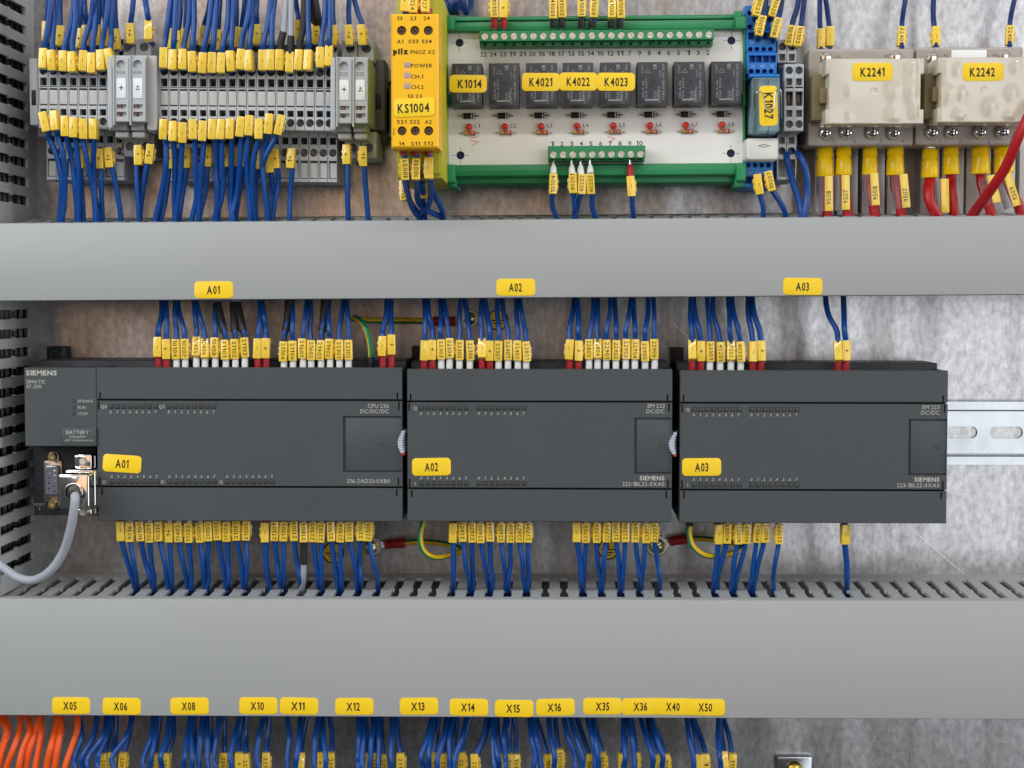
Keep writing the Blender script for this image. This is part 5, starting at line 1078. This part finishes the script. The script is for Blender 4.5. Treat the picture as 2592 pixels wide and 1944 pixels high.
earth_lead('green and yellow earth wire curving into the top of the widest module', ((1097, 813), (1152, 813), (1185, 808)), [(1100, 813, 6), (1060, 812, 7), (1000, 811, 9), (940, 811, 14), (905, 807, 26), (894, 807, 36), (903, 806, 46), (922, 824, 54), (934, 856, 56), (939, 890, 56), (939, 930, 54)], [(938.5, 904, 56), (939, 920, 56), (939, 940, 55)])
earth_lead('looped earth wire below the widest control module', ((1026, 1375), (976, 1378), (945, 1382)), [(1022, 1375, 6), (1060, 1371, 8), (1110, 1374, 12), (1150, 1383, 22), (1168, 1393, 32), (1150, 1402, 42), (1110, 1411, 50), (1083, 1404, 54), (1067, 1384, 56), (1064, 1352, 56), (1071, 1322, 55), (1073, 1290, 54)])
earth_lead('looped earth wire below the rightmost control module', ((1741, 1364), (1697, 1371), (1668, 1379)), [(1738, 1364, 6), (1770, 1363, 8), (1820, 1368, 14), (1865, 1378, 24), (1878, 1388, 32), (1862, 1398, 42), (1815, 1408, 50), (1780, 1403, 54), (1754, 1382, 56), (1745, 1352, 56), (1746, 1326, 55), (1747, 1292, 54)], [(1746, 1332, 55.5), (1747, 1300, 55)])

# ------------------------------------------------------------------ small bracket at the bottom edge
t = Thing('fixing_bracket', 'small zinc bracket with a round bolt at the bottom edge', 'bracket', P(2012, 1990, 0))
g = G(); box(t, g, 1966, 1915, 2058, 2040, .2, 5, 1.5, .8); t.part('bracket_plate', g, 'zinc')
x, z = t.L(2012, 1950, 7); g = G(); g.lathe(x, z, [(4.9, 4.5), (4.9, 6.5), (4.2, 8.5), (2.6, 9.4), (1.2, 9.5)], 20); b_ = t.part('bolt_head', g, 'bolt_yellow')
g = G(); g.lathe(x, z, [(1.9, 9.4), (1.9, 9.7)], 6); t.part('drive_recess', g, 'black', b_)

# ------------------------------------------------------------------ wires lying inside the lower and upper ducts
for (t0, zt_, zb_, xl, xr), lab in ((LD, 'bundle of blue wires lying inside the lower duct'), (UD, 'bundle of blue wires lying inside the upper duct')):
    o = t0.o.copy(); t = Thing('wire_bundle', lab, 'wires', o, None, t0.a)
    for k in range(9):
        z0 = zb_ + 8 + (zt_ - zb_ - 16) * (.25 + .75 * random.random()); h0 = 12 + 40 * random.random()
        pts = [Vector((xl + 30 + (xr - xl - 60) * i / 14, -(h0 + random.uniform(-5, 5)), z0 + random.uniform(-3, 3))) for i in range(15)]
        g = G(); g.tube(spline(pts, 4), 1.6, 7); t.part('wire', g, 'wire_blue')

# ------------------------------------------------------------------ yellow label stickers
def sticker(s, cx, cy, wp, hp, ang, h, label, th, tw, dx=0, dy=0, rot=0, group='yellow label stickers', thick=.15):
    t = Thing('label_sticker', label, 'sticker', P(cx, cy, h), group, R_(ang)); k = (DIST - h) / F
    g = G(); g.prism(-wp / 2 * k, wp / 2 * k, -hp / 2 * k, hp / 2 * k, .02, thick, 10 * k, .06, 4); f = t.part('label_face', g, 'sticker_yellow')
    g = G(); g.text(s, dx * k, -dy * k, thick + .05, th * k, tw * k, rot, 'C', 0.024); t.part('lettering', g, 'ink', f, ang=0)
HD = 76
for s, x, y in (('A01', 541, 733.5), ('A02', 1305.5, 727), ('A03', 2032, 725)): sticker(s, x, y, 99, 43, .2 if s != 'A03' else -.8, HD, f'yellow sticker {s} on the upper wiring duct', 21, 33, -1)
for s, x, y, a in (('X05', 180, 1786, 0), ('X06', 308, 1787.5, -.3), ('X08', 480, 1787, .6), ('X10', 654, 1786.5, 0), ('X11', 757, 1787, -.7), ('X12', 897, 1788, .5), ('X13', 1060.5, 1787.5, 1.0), ('X14', 1187, 1790, -.3), ('X15', 1301.5, 1793, -.4), ('X16', 1406, 1790, 1.4)):
    sticker(s, x, y, 99, 44, a, HD, f'yellow sticker {s} on the lower wiring duct', 21, 35, -3)
sticker('X35', 1525, 1787.5, 99, 43, .3, HD, 'yellow sticker X35 on the lower wiring duct', 21, 35, 0)
sticker('X36', 1623, 1788, 99, 43, 1.0, HD + .03, 'yellow sticker X36 on the lower wiring duct', 21, 35, -2, thick=.18)
sticker('X40', 1707, 1788.5, 99, 43, -.4, HD + .1, 'yellow sticker X40 on the lower wiring duct', 21, 35, -4, thick=.22)
sticker('X50', 1786, 1790, 99, 43, -.4, HD + .2, 'yellow sticker X50 on the lower wiring duct', 21, 35, -1, thick=.26)
for s, x, y, a in (('A01', 309, 1173.5, -3.6), ('A02', 1092, 1181.5, 1.0), ('A03', 1776, 1182, .6)):
    sticker(s, x, y, 99, 45, a, 69.55, f'yellow sticker {s} on the front of a dark control module', 22, 34, 0, 0)
sticker('KS1004', 1048.5, 272, 104, 46, 2.5, HP + .3, 'yellow sticker KS1004 on the yellow safety relay', 23, 80, -2, 1)
sticker('K1014', 1185, 212, 94, 44, -.6, 64.15, 'yellow sticker K1014 on the first black relay', 21.5, 60, 4)
for s, x, y, th in (('K4021', 1369, 207.5, .15), ('K4022', 1463.5, 206.5, .19), ('K4023', 1559.5, 207, .23)): sticker(s, x, y, 95, 45, -.3, 64.15, f'yellow sticker {s} across the black relays', 21.5, 58, 0, thick=th)
sticker('K2241', 2208.5, 182, 101, 45, .2, 72.1, 'yellow sticker K2241 on the left ivory relay', 22, 60, 0)
sticker('K2242', 2488.5, 182, 102, 45, .2, 72.1, 'yellow sticker K2242 on the right ivory relay', 22, 62, -2)
sticker('K1027', 1945, 268, 46, 100, 1.5, 68.3, 'upright yellow sticker K1027 on the clear relay', 22, 66, 1, 0, -90)

# ------------------------------------------------------------------ tell look-alikes apart by their order in the picture
import re
by = {}
for e, x in REG: by.setdefault(re.sub(r'\b\d+\b', '#', e['label']), []).append((x, e))
for l, q in by.items():
    n = len(q)
    if n > 1 and 'yellow sticker' not in l and 'earth symbol' not in l and 'load cable' not in l:
        q.sort(key=lambda v: v[0])
        for i, (x, e) in enumerate(q):
            if n == 2: e['label'] += ', the left one' if i == 0 else ', the right one'
            elif i == n - 1: e['label'] += ', rightmost'
            elif i < 20 and (i <= n // 2 or n - i > 20): e['label'] += f', {ORD[i + 1]} from the left'
            elif n - i <= 20: e['label'] += f', {ORD[n - i]} from the right'
            else: e['label'] += f', number {i + 1} counted from the left'
